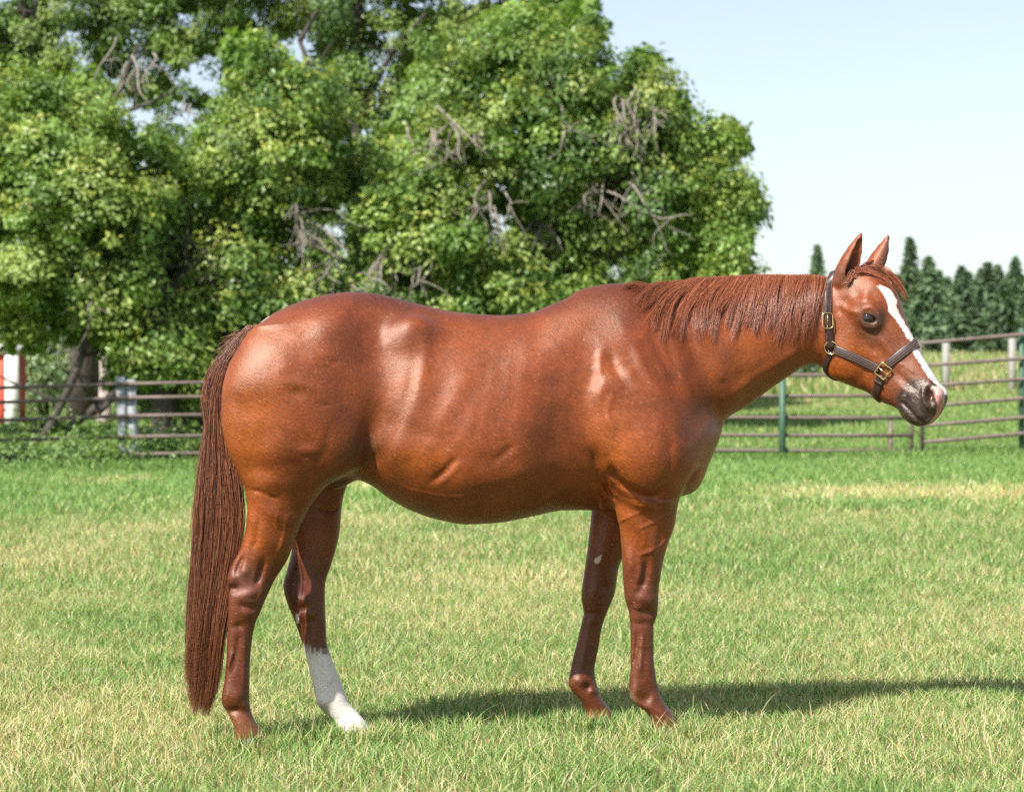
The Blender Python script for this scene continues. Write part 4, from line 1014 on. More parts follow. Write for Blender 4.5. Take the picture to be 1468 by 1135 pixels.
def build_surface(h=0.0055):
    lo = np.array([-1.14, -.78, .02]); hi = np.array([1.66, .42, 1.80])
    nb = np.ceil((hi - lo) / (h * 8)).astype(int)          # blocks of 8 cells
    n = nb * 8 + 1
    D = np.full(tuple(n), np.float32(.5), np.float32)
    cen = np.stack(np.meshgrid(*[np.arange(k) for k in nb], indexing='ij'), -1).reshape(-1, 3)
    C = lo + (cen + .5) * 8 * h
    fc = field(C)
    for bi in np.nonzero(fc < -.05)[0]:
        i, j, k = cen[bi] * 8; D[i:i + 9, j:j + 9, k:k + 9] = -.5
    act = np.nonzero((np.abs(fc) < h * 8 * 2.0))[0]
    off = np.stack(np.meshgrid(*[np.arange(9)] * 3, indexing='ij'), -1).reshape(-1, 3)
    for s in range(0, len(act), 600):
        b = act[s:s + 600]
        idx = (cen[b] * 8)[:, None, :] + off[None]
        v = field((lo + idx.reshape(-1, 3) * h)).astype(np.float32)
        I = idx.reshape(-1, 3); D[I[:, 0], I[:, 1], I[:, 2]] = v
    S = D < 0
    cnt = np.zeros(tuple(n - 1), np.uint8)
    for a in (0, 1):
        for b in (0, 1):
            for c in (0, 1):
                cnt += S[a:n[0] - 1 + a, b:n[1] - 1 + b, c:n[2] - 1 + c]
    cells = np.argwhere((cnt > 0) & (cnt < 8))
    cid = np.full(tuple(n - 1), -1, np.int32); cid[tuple(cells.T)] = np.arange(len(cells))
    acc = np.zeros((len(cells), 3)); ct = np.zeros(len(cells))
    corners = [(a, b, c) for a in (0, 1) for b in (0, 1) for c in (0, 1)]
    for p in corners:
        for ax in range(3):
            if p[ax]: continue
            q = list(p); q[ax] = 1
            d0 = D[cells[:, 0] + p[0], cells[:, 1] + p[1], cells[:, 2] + p[2]]
            d1 = D[cells[:, 0] + q[0], cells[:, 1] + q[1], cells[:, 2] + q[2]]
            cr = (d0 < 0) != (d1 < 0)
            t = np.where(cr, d0 / np.where(cr, d0 - d1, 1), 0)
            pos = np.tile(np.array(p, float), (len(cells), 1)); pos[:, ax] += t
            acc[cr] += pos[cr]; ct[cr] += 1
    V = lo + (cells + acc / ct[:, None]) * h
    quads = []
    for ax in range(3):
        b, c = (ax + 1) % 3, (ax + 2) % 3
        sl0 = [slice(None)] * 3; sl1 = [slice(None)] * 3
        sl0[ax] = slice(0, -1); sl1[ax] = slice(1, None)
        s0 = S[tuple(sl0)]; s1 = S[tuple(sl1)]
        for flip in (False, True):
            e = np.argwhere(s0 & ~s1) if not flip else np.argwhere(~s0 & s1)
            e = e[(e[:, b] > 0) & (e[:, c] > 0) & (e[:, b] < n[b] - 1) & (e[:, c] < n[c] - 1)]
            def cell(db, dc):
                q = e.copy(); q[:, b] += db; q[:, c] += dc
                return cid[q[:, 0], q[:, 1], q[:, 2]]
            a0, a1, a2, a3 = cell(-1, -1), cell(0, -1), cell(0, 0), cell(-1, 0)
            quads.append(np.stack([a0, a1, a2, a3] if not flip else [a3, a2, a1, a0], 1))
    Q = np.concatenate(quads); Q = Q[(Q >= 0).all(1)]
    # keep the biggest connected piece
    lab = np.arange(len(V))
    for _ in range(400):
        m0 = lab[Q].min(1); new = lab.copy()
        for k in range(4): np.minimum.at(new, Q[:, k], m0)
        new = new[new]
        if (new == lab).all(): break
        lab = new
    ids, c = np.unique(lab, return_counts=True); keep = lab == ids[c.argmax()]
    remap = np.cumsum(keep) - 1; Q = remap[Q[keep[Q].all(1)]]; V = V[keep]
    # pull the vertices onto the true surface
    for _ in range(2):
        e = .0012
        f0 = field(V)
        g = np.stack([field(V + np.array(o)) - f0 for o in ((e, 0, 0), (0, e, 0), (0, 0, e))], 1) / e
        g2 = (g ** 2).sum(1) + 1e-3
        st = g * (f0 / g2)[:, None]; ln = np.linalg.norm(st, axis=1)
        st *= np.minimum(1, h * .45 / np.maximum(ln, 1e-9))[:, None]
        V = V - st
    # light relaxation
    for it in range(2):
        s = np.zeros_like(V); c = np.zeros(len(V))
        for k in range(4):
            for o in (1, 3):
                np.add.at(s, Q[:, k], V[Q[:, (k + o) % 4]]); np.add.at(c, Q[:, k], 1)
        V = V + .5 * (s / c[:, None] - V)
    return V, Q
# ------------------------------------------------------------------ the horse: surface, coat colours, parts
HV, HQ = build_surface(.0051)
hx, hy_, hz_ = HV.T
hyl = hy_ - yline(hx)
hpx, hpy = proj(HV)
fnrm = np.cross(HV[HQ[:, 2]] - HV[HQ[:, 0]], HV[HQ[:, 3]] - HV[HQ[:, 1]])
VN = np.zeros_like(HV)
for k in range(4): np.add.at(VN, HQ[:, k], fnrm)
VN /= np.linalg.norm(VN, axis=1)[:, None] + 1e-9

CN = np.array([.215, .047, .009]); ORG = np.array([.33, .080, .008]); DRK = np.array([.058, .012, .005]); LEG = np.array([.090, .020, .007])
coat = np.tile(CN, (len(HV), 1))
def blend(c, wgt): 
    global coat
    wgt = np.clip(wgt, 0, 1)[:, None]; coat = coat * (1 - wgt) + np.array(c) * wgt
def gpx(cx, cy, rx, ry, ang=0):
    a = math.radians(ang); X = mpx - cx; Y = mpy - cy
    u = X * math.cos(a) + Y * math.sin(a); v = -X * math.sin(a) + Y * math.cos(a)
    return np.exp(-(u / rx) ** 2 - (v / ry) ** 2)
Vm = HV.copy(); Vm[:, 1] = yline(hx) - np.abs(hyl)
mpx, mpy = proj(Vm)
nz = noise2(mpx, mpy, 3, 60, 4); nf2 = noise2(mpx, mpy, 9, 16, 3)
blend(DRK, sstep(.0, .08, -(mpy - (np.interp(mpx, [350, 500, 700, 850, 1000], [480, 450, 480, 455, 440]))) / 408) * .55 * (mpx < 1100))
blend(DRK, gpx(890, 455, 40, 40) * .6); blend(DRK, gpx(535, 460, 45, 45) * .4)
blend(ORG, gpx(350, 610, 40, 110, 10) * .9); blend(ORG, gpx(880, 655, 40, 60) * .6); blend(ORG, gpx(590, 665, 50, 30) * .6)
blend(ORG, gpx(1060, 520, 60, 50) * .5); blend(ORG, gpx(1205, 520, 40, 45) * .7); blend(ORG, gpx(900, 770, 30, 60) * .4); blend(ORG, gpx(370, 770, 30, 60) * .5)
blend((.24, .08, .03), gpx(575, 580, 30, 80, 8) * .35)  # sunlit flank ridge painted lighter into the coat
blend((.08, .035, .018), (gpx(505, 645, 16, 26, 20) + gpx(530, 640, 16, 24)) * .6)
blend(DRK, gpx(1042, 510, 16, 18) * .45); blend(DRK, gpx(1037, 548, 5, 5) * .6)
nm = noise2(mpx + mpy * .4, mpy, 13, 28, 3)
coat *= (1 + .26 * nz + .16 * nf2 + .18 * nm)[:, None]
blend((.06, .03, .02), gpx(488, 692, 16, 10) * .8)  # shade under the belly painted onto the sheath
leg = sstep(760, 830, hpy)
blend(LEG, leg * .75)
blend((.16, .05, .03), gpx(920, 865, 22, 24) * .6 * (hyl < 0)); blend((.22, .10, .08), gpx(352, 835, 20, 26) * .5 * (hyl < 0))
ishd = hx > 1.05
L = HV - HO; la, lw, lb = L @ ex, L @ ew, L[:, 2]
head_t = (la - head.A[0]) * head.u[0] + (lb - head.A[1]) * head.u[1]
head_v = (la - head.A[0]) * head.nv[0] + (lb - head.A[1]) * head.nv[1]
hi_v = np.interp(head_t, head.T, head.hi); lo_v = np.interp(head_t, head.T, head.lo)
ss = (head_v - (hi_v + lo_v) / 2) / np.maximum((hi_v - lo_v) / 2, .004)
# near-side mirrored projection for the head
mh = HO + la[:, None] * ex + (-np.abs(lw))[:, None] * ew; mh[:, 2] = HO[2] + lb
qx, qy = proj(mh)
onh = ishd & (head_t > -.02)
jx = noise2(hpx, hpy, 21, 5, 2) * 1.6; jy = noise2(hpx, hpy, 33, 5, 2) * 1.6
def pin(px, py, pts):
    ins = np.zeros(px.shape, bool); n = len(pts)
    for i in range(n):
        x1, y1 = pts[i]; x2, y2 = pts[(i + 1) % n]
        ins ^= ((y1 > py) != (y2 > py)) & (px < (x2 - x1) * (py - y1) / (y2 - y1 + 1e-9) + x1)
    return ins
gq = lambda cx, cy, rx, ry: np.exp(-((qx - cx) / rx) ** 2 - ((qy - cy) / ry) ** 2) * onh
blend((.115, .055, .035), gq(1250, 478, 20, 16) * .7); blend((.030, .017, .013), gq(1246, 457, 22, 15) * 1.0); blend((.05, .03, .024), gq(1262, 458, 8, 10) * .8)
blend((.15, .07, .045), gq(1290, 500, 24, 34) * .45); blend((.12, .06, .04), gq(1205, 395, 14, 16) * .7); blend((.13, .07, .05), gq(1222, 405, 10, 8) * .5)
dkw = sstep(.33, .56, np.exp(-((qx - 1322) / 41) ** 2 - ((qy - 577) / 38) ** 2) + .13 * noise2(hpx, hpy, 77, 5, 3)) * onh
dk = pin(qx + jx * 1.4, qy + jy * 1.4, [(1284, 545), (1294, 530), (1306, 531), (1318, 536), (1330, 541), (1343, 552), (1360, 560), (1364, 600), (1330, 618), (1304, 612), (1292, 590), (1284, 572)]) & onh
blend((.07, .035, .026), gq(1318, 575, 46, 42) * .8)
blend((.034, .027, .026), dkw * (.86 + .10 * nf2))
dk = dkw > .5
blend((.05, .035, .03), onh * sstep(1292, 1302, qx + jx) * sstep(572, 584, qy + jy) * .7)
gl = dk & (noise2(hpx, hpy, 51, 7, 3) > .12) & pin(qx, qy, [(1286, 550), (1300, 548), (1320, 572), (1312, 580), (1296, 574)])  # grey gloss of the muzzle, painted as colour
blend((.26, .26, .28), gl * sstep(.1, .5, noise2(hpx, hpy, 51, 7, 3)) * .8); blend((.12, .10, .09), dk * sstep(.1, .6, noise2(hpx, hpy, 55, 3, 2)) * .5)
blend((.05, .02, .015), gq(1334, 568, 6, 12))
fr = onh & (ss > .30)
bz = pin(hpx + jx, hpy + jy, [(1255.8, 411), (1263, 409), (1275, 414), (1281.5, 421), (1286.5, 432), (1285.5, 441), (1291, 452), (1300, 467), (1311, 482), (1315, 492), (1306, 492), (1295, 475), (1284, 456.5), (1276, 448.5), (1264, 437), (1259, 426), (1254, 422), (1258, 418)])
bz |= pin(hpx + jx, hpy + jy, [(1306, 488), (1316, 488), (1324, 501), (1333, 517), (1344, 534), (1352, 546), (1357, 556), (1358, 566), (1344, 567), (1339, 562), (1334, 556), (1344, 553), (1332, 541), (1324, 525), (1310, 503)])
bz |= pin(hpx + jx, hpy + jy, [(1306, 500), (1316, 500), (1334, 530), (1340, 545), (1330, 541), (1321, 525)])
white = fr & bz & (lw > -.065)
blend((.74, .70, .66), white * .97)
pk = onh & (ss > -.9) & pin(hpx + jx * .6, hpy + jy * .6, [(1333, 556), (1344, 553), (1353, 560), (1354, 575), (1351, 587), (1340, 601), (1332, 606), (1342, 592), (1344.5, 580), (1339, 566)])
blend((.56, .27, .24), pk * .9)
# inside of the ears
earm = onh & (hpy < 392)
blend((.10, .05, .035), earm * sstep(.15, .5, VN @ (ex * .9)) * .75)
# white sock of the far hind leg and pale heels
sock = (hyl > 0) & (hx < -.3) & (hpy + jy * 3 + noise2(hpx, hpy, 61, 3, 3) * 8 > 936 - (hpx < 445) * 6)
sockv = (hyl > 0) * (hx < -.3) * sstep(927, 942, hpy + jy * 4 + noise2(hpx * 2.2, hpy * .6, 61, 3, 3) * 7 + (hpx < 445) * 6)
blend((.72, .68, .64), sockv * .97)
blend((.30, .24, .18), sock * sstep(1000, 1012, hpy) * sstep(480, 468, hpx) * .6)
blend((.24, .23, .23), sock * sstep(.2, .6, noise2(hpx, hpy, 71, 14, 3)) * .25)
blend((.26, .17, .11), ((hyl < 0) & (hx > .3)) * sstep(978, 1000, hpy) * sstep(914, 903, hpx - (hpy - 985) * .2) * .6)
blend((.24, .095, .04), ((hpy > 1012) & (~sock)) * sstep(1012, 1035, hpy) * .6)
# white hairs at the dock
blend((.68, .6, .5), pin(hpx, hpy, [(352, 476), (366, 466), (384, 452), (388, 455), (370, 470), (357, 482)]) * (np.abs(hyl) < .08) * .8)
# rough/gloss mask in a second layer: 1 dull, 0 skin shine
dull = np.ones(len(HV)) * .5; dull[sock] = 1; dull[dk] = 0; dull[white] = .8

m, t, b = new_mat('chestnut_coat')
at = N(t, 'ShaderNodeAttribute', attribute_name='coat'); ag = N(t, 'ShaderNodeAttribute', attribute_name='gloss')
v0 = mapping(t, (1, 1, 1), (0, -.55, 0)); mp_ = N(t, 'ShaderNodeMapping'); mp_.inputs['Scale'].default_value = (.28, 1, 1); t.links.new(v0, mp_.inputs['Vector']); v1 = mp_.outputs['Vector']; n1 = noise_node(t, 200, 5, v1, .75)         # lay of the short hair
v2 = mapping(t, (1, 1, 1)); n2 = noise_node(t, 38, 4, v2)
n4 = noise_node(t, 300, 2, v1)
c = mix(t, at.outputs['Color'], mix(t, at.outputs['Color'], (.45, .42, .42), 1.0, 'MULTIPLY'), ramp(t, n1.outputs[0], [(.38, (1, 1, 1)), (.62, (0, 0, 0))]))
mk = N(t, 'ShaderNodeMapRange'); mk.inputs['From Min'].default_value = .55; mk.inputs['From Max'].default_value = .8; mk.inputs['To Min'].default_value = .75; mk.inputs['To Max'].default_value = .2; t.links.new(ag.outputs['Fac'], mk.inputs['Value'])
c = mix(t, at.outputs['Color'], c, mk.outputs[0])
c = mix(t, c, (.62, .40, .26), ramp(t, n4.outputs[0], [(.66, (0, 0, 0)), (.74, (.4, .4, .4))]))
t.links.new(c, b.inputs['Base Color'])
b.inputs['Specular IOR Level'].default_value = .62
b.inputs['Specular Tint'].default_value = (1, .86, .76, 1); b.inputs['Coat Weight'].default_value = .05; b.inputs['Coat Roughness'].default_value = .44; b.inputs['Coat Tint'].default_value = (1, .95, .9, 1)
rr = N(t, 'ShaderNodeMapRange'); rr.inputs['To Min'].default_value = .30; rr.inputs['To Max'].default_value = .52
t.links.new(ag.outputs['Fac'], rr.inputs['Value'])
r2 = N(t, 'ShaderNodeMath', operation='MULTIPLY_ADD'); t.links.new(n2.outputs[0], r2.inputs[0]); r2.inputs[1].default_value = .16
t.links.new(rr.outputs[0], r2.inputs[2]); r3 = N(t, 'ShaderNodeMath', operation='SUBTRACT'); t.links.new(r2.outputs[0], r3.inputs[0]); r3.inputs[1].default_value = .08
t.links.new(r3.outputs[0], b.inputs['Roughness'])
p = bump(t, None, n2.outputs[0], .25, .004)
bump(t, b, n1.outputs[0], .62, .0030, p)
M_COAT = m

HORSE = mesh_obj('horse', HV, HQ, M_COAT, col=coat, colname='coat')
ga = HORSE.data.attributes.new('gloss', 'FLOAT', 'POINT'); ga.data.foreach_set('value', dull.astype(np.float32))
tag(HORSE, 'chestnut horse with a white blaze and one white hind sock standing side-on in the grass', 'horse')
BVH = BVHTree.FromPolygons([Vector(v) for v in HV.tolist()], HQ.tolist())
CAMO = Vector((0, CAMY, CAMH))
def hit(px, py):
    d = (Vector(P3(px, py, 0)) - CAMO).normalized()
    l, n, i, ds = BVH.ray_cast(CAMO, d)
    return (l, n) if l is not None else (None, None)
def snap(p, out):
    l, n, i, ds = BVH.find_nearest(Vector(p))
    return l + n * out, n

# eyes
m, t, b = new_mat('eye_dark'); b.inputs['Base Color'].default_value = (.012, .007, .005, 1); b.inputs['Roughness'].default_value = .06
b.inputs['Coat Weight'].default_value = .6
M_EYE = m
def sphere_part(name, c, r, mat, parent, sc3=(1, 1, 1)):
    V = []; Fq = []; nu, nv_ = 24, 14
    for j in range(nv_ + 1):
        th = math.pi * j / nv_
        for i in range(nu):
            ph = 2 * math.pi * i / nu
            V.append((c[0] + r * sc3[0] * math.sin(th) * math.cos(ph), c[1] + r * sc3[1] * math.sin(th) * math.sin(ph), c[2] + r * sc3[2] * math.cos(th)))
    for j in range(nv_):
        for i in range(nu):
            Fq.append((j * nu + i, j * nu + (i + 1) % nu, (j + 1) * nu + (i + 1) % nu, (j + 1) * nu + i))
    return mesh_obj(name, V, np.array(Fq), mat, parent)
def loc2w(q): q = np.array(q); r = HO + ex * q[0] + ew * q[1]; r[2] = HO[2] + q[2]; return r
ec = hp(1244.5, 456.5, -.0875)
for s in (1, -1):
    q = ec.copy(); q[1] *= s
    sphere_part('eye', loc2w(q), .029, M_EYE, HORSE)

# hooves
M_HOOF = simple('hoof_horn', (.045, .035, .03), (.12, .09, .07), 60, .5, .002, stretch=(1, 1, .3))
M_HOOFP = simple('pale_hoof_horn', (.30, .22, .15), (.42, .33, .24), 60, .5, .002, stretch=(1, 1, .3))
hoof_base = []
def hoof(px, py, off, mat, yawd=0):
    c = px2w(px, py, off); n = 28; V = []
    z0 = 0.0; z1 = c[2] + .004
    rings = [(z0, .066, .060, .008), (z0 + .012, .067, .061, .006), ((z0 + z1) / 2, .058, .053, -.004), (z1 - .01, .050, .046, -.016), (z1, .044, .041, -.020)]
    for z, rx, ry, sh in rings:
        for k in range(n):
            a = 2 * math.pi * k / n; X = math.cos(a); Yy = math.sin(a)
            if X < 0: X *= .72
            V.append((c[0] + sh + .012 + rx * X, c[1] + ry * Yy, z))
    Fq = [(j * n + k, j * n + (k + 1) % n, (j + 1) * n + (k + 1) % n, (j + 1) * n + k) for j in range(4) for k in range(n)]
    mesh_obj('hoof', V, [np.array(Fq), np.array([list(range(n))[::-1], [4 * n + k for k in range(n)]])], mat, HORSE)
    hoof_base.append(c)
hoof(358, 1052, -.10, M_HOOF); hoof(512, 1043, .105, M_HOOFP); hoof(953, 1040, -.12, M_HOOF); hoof(861, 1027, .12, M_HOOF)

# chestnuts (callosities) on the inner legs
M_CAL = simple('callosity', (.42, .38, .28), (.62, .58, .46), 300, .8, .002)
for (px, py, pts) in ((857, 801, [(-7, 5), (-5, -2), (2, -6), (8, -9), (7, 0), (3, 8), (-3, 9)]), (427, 886, [(-3, -9), (1, -9), (3, 0), (3, 8), (-1, 10), (-3, 2)])):
    V = []; c, n = hit(px, py)
    if c is None: continue
    for k, (a, b2) in enumerate(pts):
        l, nn = hit(px + a * .9, py + b2 * .9)
        if l is None: l, nn = c, n
        V.append(l - nn * .002)
    top = [v.lerp(c, .25) + n * .006 for v in V]
    nn_ = len(pts)
    mesh_obj('callosity', [tuple(v) for v in V + top], [np.array([(i, (i + 1) % nn_, nn_ + (i + 1) % nn_, nn_ + i) for i in range(nn_)]), np.array([[nn_ + i for i in range(nn_)]])], M_CAL, HORSE)

# ---- hair as curves
def hair_obj(name, strands, rad, mat, parent):
    """strands (n, k, 3); rad (n, k)"""
    n, k, _ = strands.shape
    hc = bpy.data.hair_curves.new(name); hc.add_curves([k] * n)
    hc.attributes['position'].data.foreach_set('vector', strands.astype(np.float32).ravel())
    ra = hc.attributes.get('radius') or hc.attributes.new('radius', 'FLOAT', 'POINT')
    ra.data.foreach_set('value', rad.astype(np.float32).ravel())
    hc.materials.append(mat)
    return link(bpy.data.objects.new(name, hc), parent)
def hair_mat(name, c1, c2, rough=.35, c3=None):
    m, t, b = new_mat(name)
    hi_ = N(t, 'ShaderNodeHairInfo')
    stops = [(0, c1), (1, c2)] if c3 is None else [(0, c1), (.55, c2), (1, c3)]
    t.links.new(ramp(t, hi_.outputs['Random'], stops), b.inputs['Base Color'])
    b.inputs['Roughness'].default_value = rough; b.inputs['Specular IOR Level'].default_value = .6
    return m
M_MANE = hair_mat('mane_hair', (.12, .032, .013), (.26, .075, .030), .36, (.38, .14, .07))
M_TAIL = hair_mat('tail_hair', (.030, .011, .007), (.14, .042, .016), .36, (.32, .12, .05))

# mane: roots along the crest, falling on the near side of the neck
crx = np.array([880, 905, 930, 960, 1000, 1040, 1080, 1120, 1160, 1190, 1200]); 
cry = np.array([414, 411, 408, 405, 398, 395, 393, 393, 393, 395, 397])
def flow(x, y, ph):
    a = np.interp(x, [860, 930, 965, 1000, 1035, 1075, 1120, 1175, 1200], [186, 180, 166, 148, 134, 116, 107, 101, 98])
    return a
def mane_strand(x0, dep, L, ph, jit):
    pts = []; x = x0; y = float(np.interp(x0, crx, cry)) + dep
    K = 9
    for i in range(K):
        pts.append((x, y))
        a = flow(x0, y, ph)
        tt = i / (K - 1)
        if a > 125: a = a - 70 * max(0, tt - .25) * (1 if x0 > 940 else .25) + 26 * max(0, tt - .7)
        a += 9 * math.sin(ph + tt * 4.2) + jit * 4
        a = math.radians(a)
        x += math.cos(a) * L / (K - 1); y += math.sin(a) * L / (K - 1)
    return pts
def surf_strand(pts, out0, out1, root_in=.004):
    r = []; last = None
    for i, (px, py) in enumerate(pts):
        tt = i / (len(pts) - 1)
        l, n = hit(px, py)
        if l is None:
            if last is None:
                q = px2w(px, py + 4, -.03); l = Vector(q); n = Vector((0, -1, .3)).normalized()
            else:
                q = P3(px, py, last.y); l = Vector(q); n = Vector((0, -1, 0))
        if last is not None and l.y > last.y + .06: l = Vector(P3(px, py, last.y + .004))
        last = l.copy()
        r.append(l + n * (out0 + (out1 - out0) * math.sin(min(tt * 1.6, 1) * math.pi * .5)))
    return r
guides = []
for gi in range(240):
    x0 = 918 + (1178 - 918) * (gi + rng.random() * .8) / 240
    base = np.interp(x0, [880, 930, 960, 1000, 1040, 1090, 1140, 1192], [30, 34, 58, 106, 104, 92, 94, 98])
    L = base * (.60 + .55 * rng.random()); ph = gi * .21 + rng.random() * .9
    lock = gi // 7; xc = 918 + (1178 - 918) * (lock * 7 + 3.5) / 240; lr = np.random.default_rng(500 + lock); L = base * (.72 + .22 * lr.random() + .18 * rng.random()); ph = lock * 1.3 + rng.random() * .35
    g = mane_strand(x0, 2 + rng.random() * 3, L, ph, lr.normal() * 1.6)
    g = [(a + (xc - x0) * .75 * (i / 8) ** 1.5, b2) for i, (a, b2) in enumerate(g)]
    s3 = surf_strand(g, .002, .004 + rng.random() * .008)
    guides.append((np.array([tuple(v) for v in s3]), x0))
S = []; R = []
for g, x0 in guides:
    k = len(g); nn_ = 40 if x0 > 985 else (26 if x0 > 962 else 14)
    tt = np.linspace(0, 1, k)[:, None]
    for q in range(nn_):
        o0 = np.array([rng.normal() * .0085, rng.normal() * .004, rng.normal() * .003]); o1 = np.array([rng.normal() * .0048, -abs(rng.normal()) * .003, rng.normal() * .004])
        if q % 6 == 0: o1 *= 3.0
        ph = rng.random() * 6.28; wv = np.stack([np.sin(tt[:, 0] * 7 + ph) * .0016, np.zeros(k), np.cos(tt[:, 0] * 6 + ph) * .0010], 1) * tt
        sh = .42 + .6 * rng.random() ** .7
        st = g + o0 * (1 - tt) + o1 * tt + wv
        ti = np.linspace(0, sh if sh < 1 else 1, k) 
        st = np.stack([np.interp(ti, tt[:, 0], st[:, a]) for a in range(3)], 1)
        S.append(st); R.append(np.interp(np.linspace(0, 1, k), [0, .6, 1], [.00045, .00042, .00012]))
hair_obj('mane', np.array(S), np.array(R), M_MANE, HORSE)
S = []; R = []
fl = [((1236, 388), (1262, 392), (1284, 408), (1299, 434)), ((1240, 386), (1256, 386), (1278, 396), (1296, 420)), ((1232, 390), (1252, 396), (1270, 408), (1284, 424)), ((1228, 392), (1240, 392), (1258, 396), (1275, 408)),
      ((1243, 384), (1262, 386), (1284, 402), (1301, 430)), ((1226, 394), (1220, 398), (1214, 404), (1208, 408)), ((1228, 390), (1238, 384), (1250, 382), (1262, 388)), ((1238, 389), (1255, 390), (1272, 400), (1290, 418))]
def face_pt(px, py):
    l, n = hit(px, py)
    if l is None: 
        l, n, i, d = BVH.find_nearest(Vector(P3(px, py, float(HO[1]) - .05)))
        l = Vector(P3(px, py, l.y)); n = Vector((.3, -.5, .5))
    return np.array(l + n * .006)
for g in fl:
    x = pchip([0, .33, .66, 1], [q[0] for q in g], np.linspace(0, 1, 9)); y = pchip([0, .33, .66, 1], [q[1] for q in g], np.linspace(0, 1, 9))
    base = np.array([face_pt(a, b2) for a, b2 in zip(x, y)])
    for q in range(75):
        tt = np.linspace(0, 1, 9)[:, None]; o0 = rng.normal(size=3) * .007; o1 = rng.normal(size=3) * np.array([.006, .006, .006])
        sh = .6 + .4 * rng.random(); ti = np.linspace(0, sh, 9)
        st = base + o0 * (1 - tt) + o1 * tt; st = np.stack([np.interp(ti, tt[:, 0], st[:, a]) for a in range(3)], 1)
        S.append(st); R.append(np.interp(np.linspace(0, 1, 9), [0, .6, 1], [.0007, .0006, .0002]))
hair_obj('forelock', np.array(S), np.array(R), M_MANE, HORSE)

# short coat hair all over, lying with the flow of the body
def coat_hair(n, seed=3):
    r = np.random.default_rng(seed)
    a, b_, c_, d_ = (HV[HQ[:, k]] for k in range(4))
    area = np.linalg.norm(np.cross(c_ - a, d_ - b_), axis=1) * .5
    cen = (a + b_ + c_ + d_) / 4
    isleg = cen[:, 2] < .75; hd = cen[:, 0] > 1.08
    wgt = area * np.where(isleg, 1.7, np.where(hd, 1.9, 1.0))
    cn = VN[HQ].mean(1); vis = (cn * (np.array([0, CAMY, CAMH]) - cen)).sum(1) > -.8
    wgt = wgt * np.where(vis, 1, .22)
    f = np.searchsorted(np.cumsum(wgt) / wgt.sum(), r.random(n))
    f = np.clip(f, 0, len(HQ) - 1)
    u, v = r.random((n, 1)), r.random((n, 1))
    P = (a[f] * (1 - u) + b_[f] * u) * (1 - v) + (d_[f] * (1 - u) + c_[f] * u) * v
    Nn = VN[HQ[f]].mean(1); Nn /= np.linalg.norm(Nn, axis=1)[:, None]
    col = coat[HQ[f]].mean(1); gls = dull[HQ[f]].mean(1)
    px, py = proj(P)
    D = np.zeros((n, 3))
    wx = np.interp(px, [330, 480, 560, 860, 960, 1180], [-.25, -.45, -.9, -.85, -.5, -.75]); wz = np.interp(px, [330, 480, 560, 860, 960, 1180], [-1, -.9, -.45, -.5, -.85, -.6])
    D[:, 0] = wx; D[:, 2] = wz
    lg = sstep(.85, .70, P[:, 2])[:, None]; D = D * (1 - lg) + np.array([0.05, 0, -1.]) * lg
    hdm = (P[:, 0] > 1.10) & (P[:, 2] > .9) & (px > 1180)
    hv = ex * head.u[0] + np.array([0, 0, head.u[1]]); D[hdm] = hv
    erm = hdm & (py < 392); D[erm] = np.array([.2, -.1, 1.0])
    sw = noise2(px, py, 301, 26, 2) * .55; ca, sa = np.cos(sw), np.sin(sw)
    D = np.stack([D[:, 0] * ca - D[:, 2] * sa, D[:, 1], D[:, 0] * sa + D[:, 2] * ca], 1)
    D += r.normal(size=(n, 3)) * .22
    D -= Nn * (D * Nn).sum(1)[:, None]; D /= np.linalg.norm(D, axis=1)[:, None] + 1e-6
    L = (.0085 + .006 * r.random(n)) * np.where(isleg[f] | hd[f], .5, 1.0); L = L[:, None]
    K_ = 3; S = np.zeros((n, K_, 3)); S[:, 0] = P - Nn * .0008; S[:, 1] = P + D * L * .5 + Nn * L * .16; S[:, 2] = P + D * L + Nn * L * .13
    keep = ~((gls < .05) & (r.random(n) < .7))
    keep &= ~((px > 1228) & (px < 1264) & (py > 444) & (py < 470))
    S = S[keep]; col = col[keep] * (.72 + .56 * r.random((len(S), 1)))
    grey = r.random(len(S)) < .035 * np.exp(-((px[keep] - 700) / 110) ** 2 - ((py[keep] - 570) / 70) ** 2) + .10 * np.exp(-((px[keep] - 522) / 20) ** 2 - ((py[keep] - 640) / 26) ** 2) + .002
    col[grey] = np.array([.62, .50, .40])
    R = np.tile(np.array([.00034, .00030, .00008]), (len(S), 1)) * np.where((isleg[f] | hd[f])[keep], .8, 1.0)[:, None]
    m, t, b = new_mat('coat_hair'); at = N(t, 'ShaderNodeAttribute', attribute_name='tint')
    t.links.new(at.outputs['Color'], b.inputs['Base Color']); b.inputs['Roughness'].default_value = .45; b.inputs['Specular IOR Level'].default_value = .35
    o = hair_obj('coat_hair', S, R, m, HORSE); tag(o, kind='stuff')
    ca_ = o.data.attributes.new('tint', 'FLOAT_COLOR', 'CURVE'); cc = np.ones((len(S), 4), np.float32); cc[:, :3] = col
    ca_.data.foreach_set('color', cc.ravel())

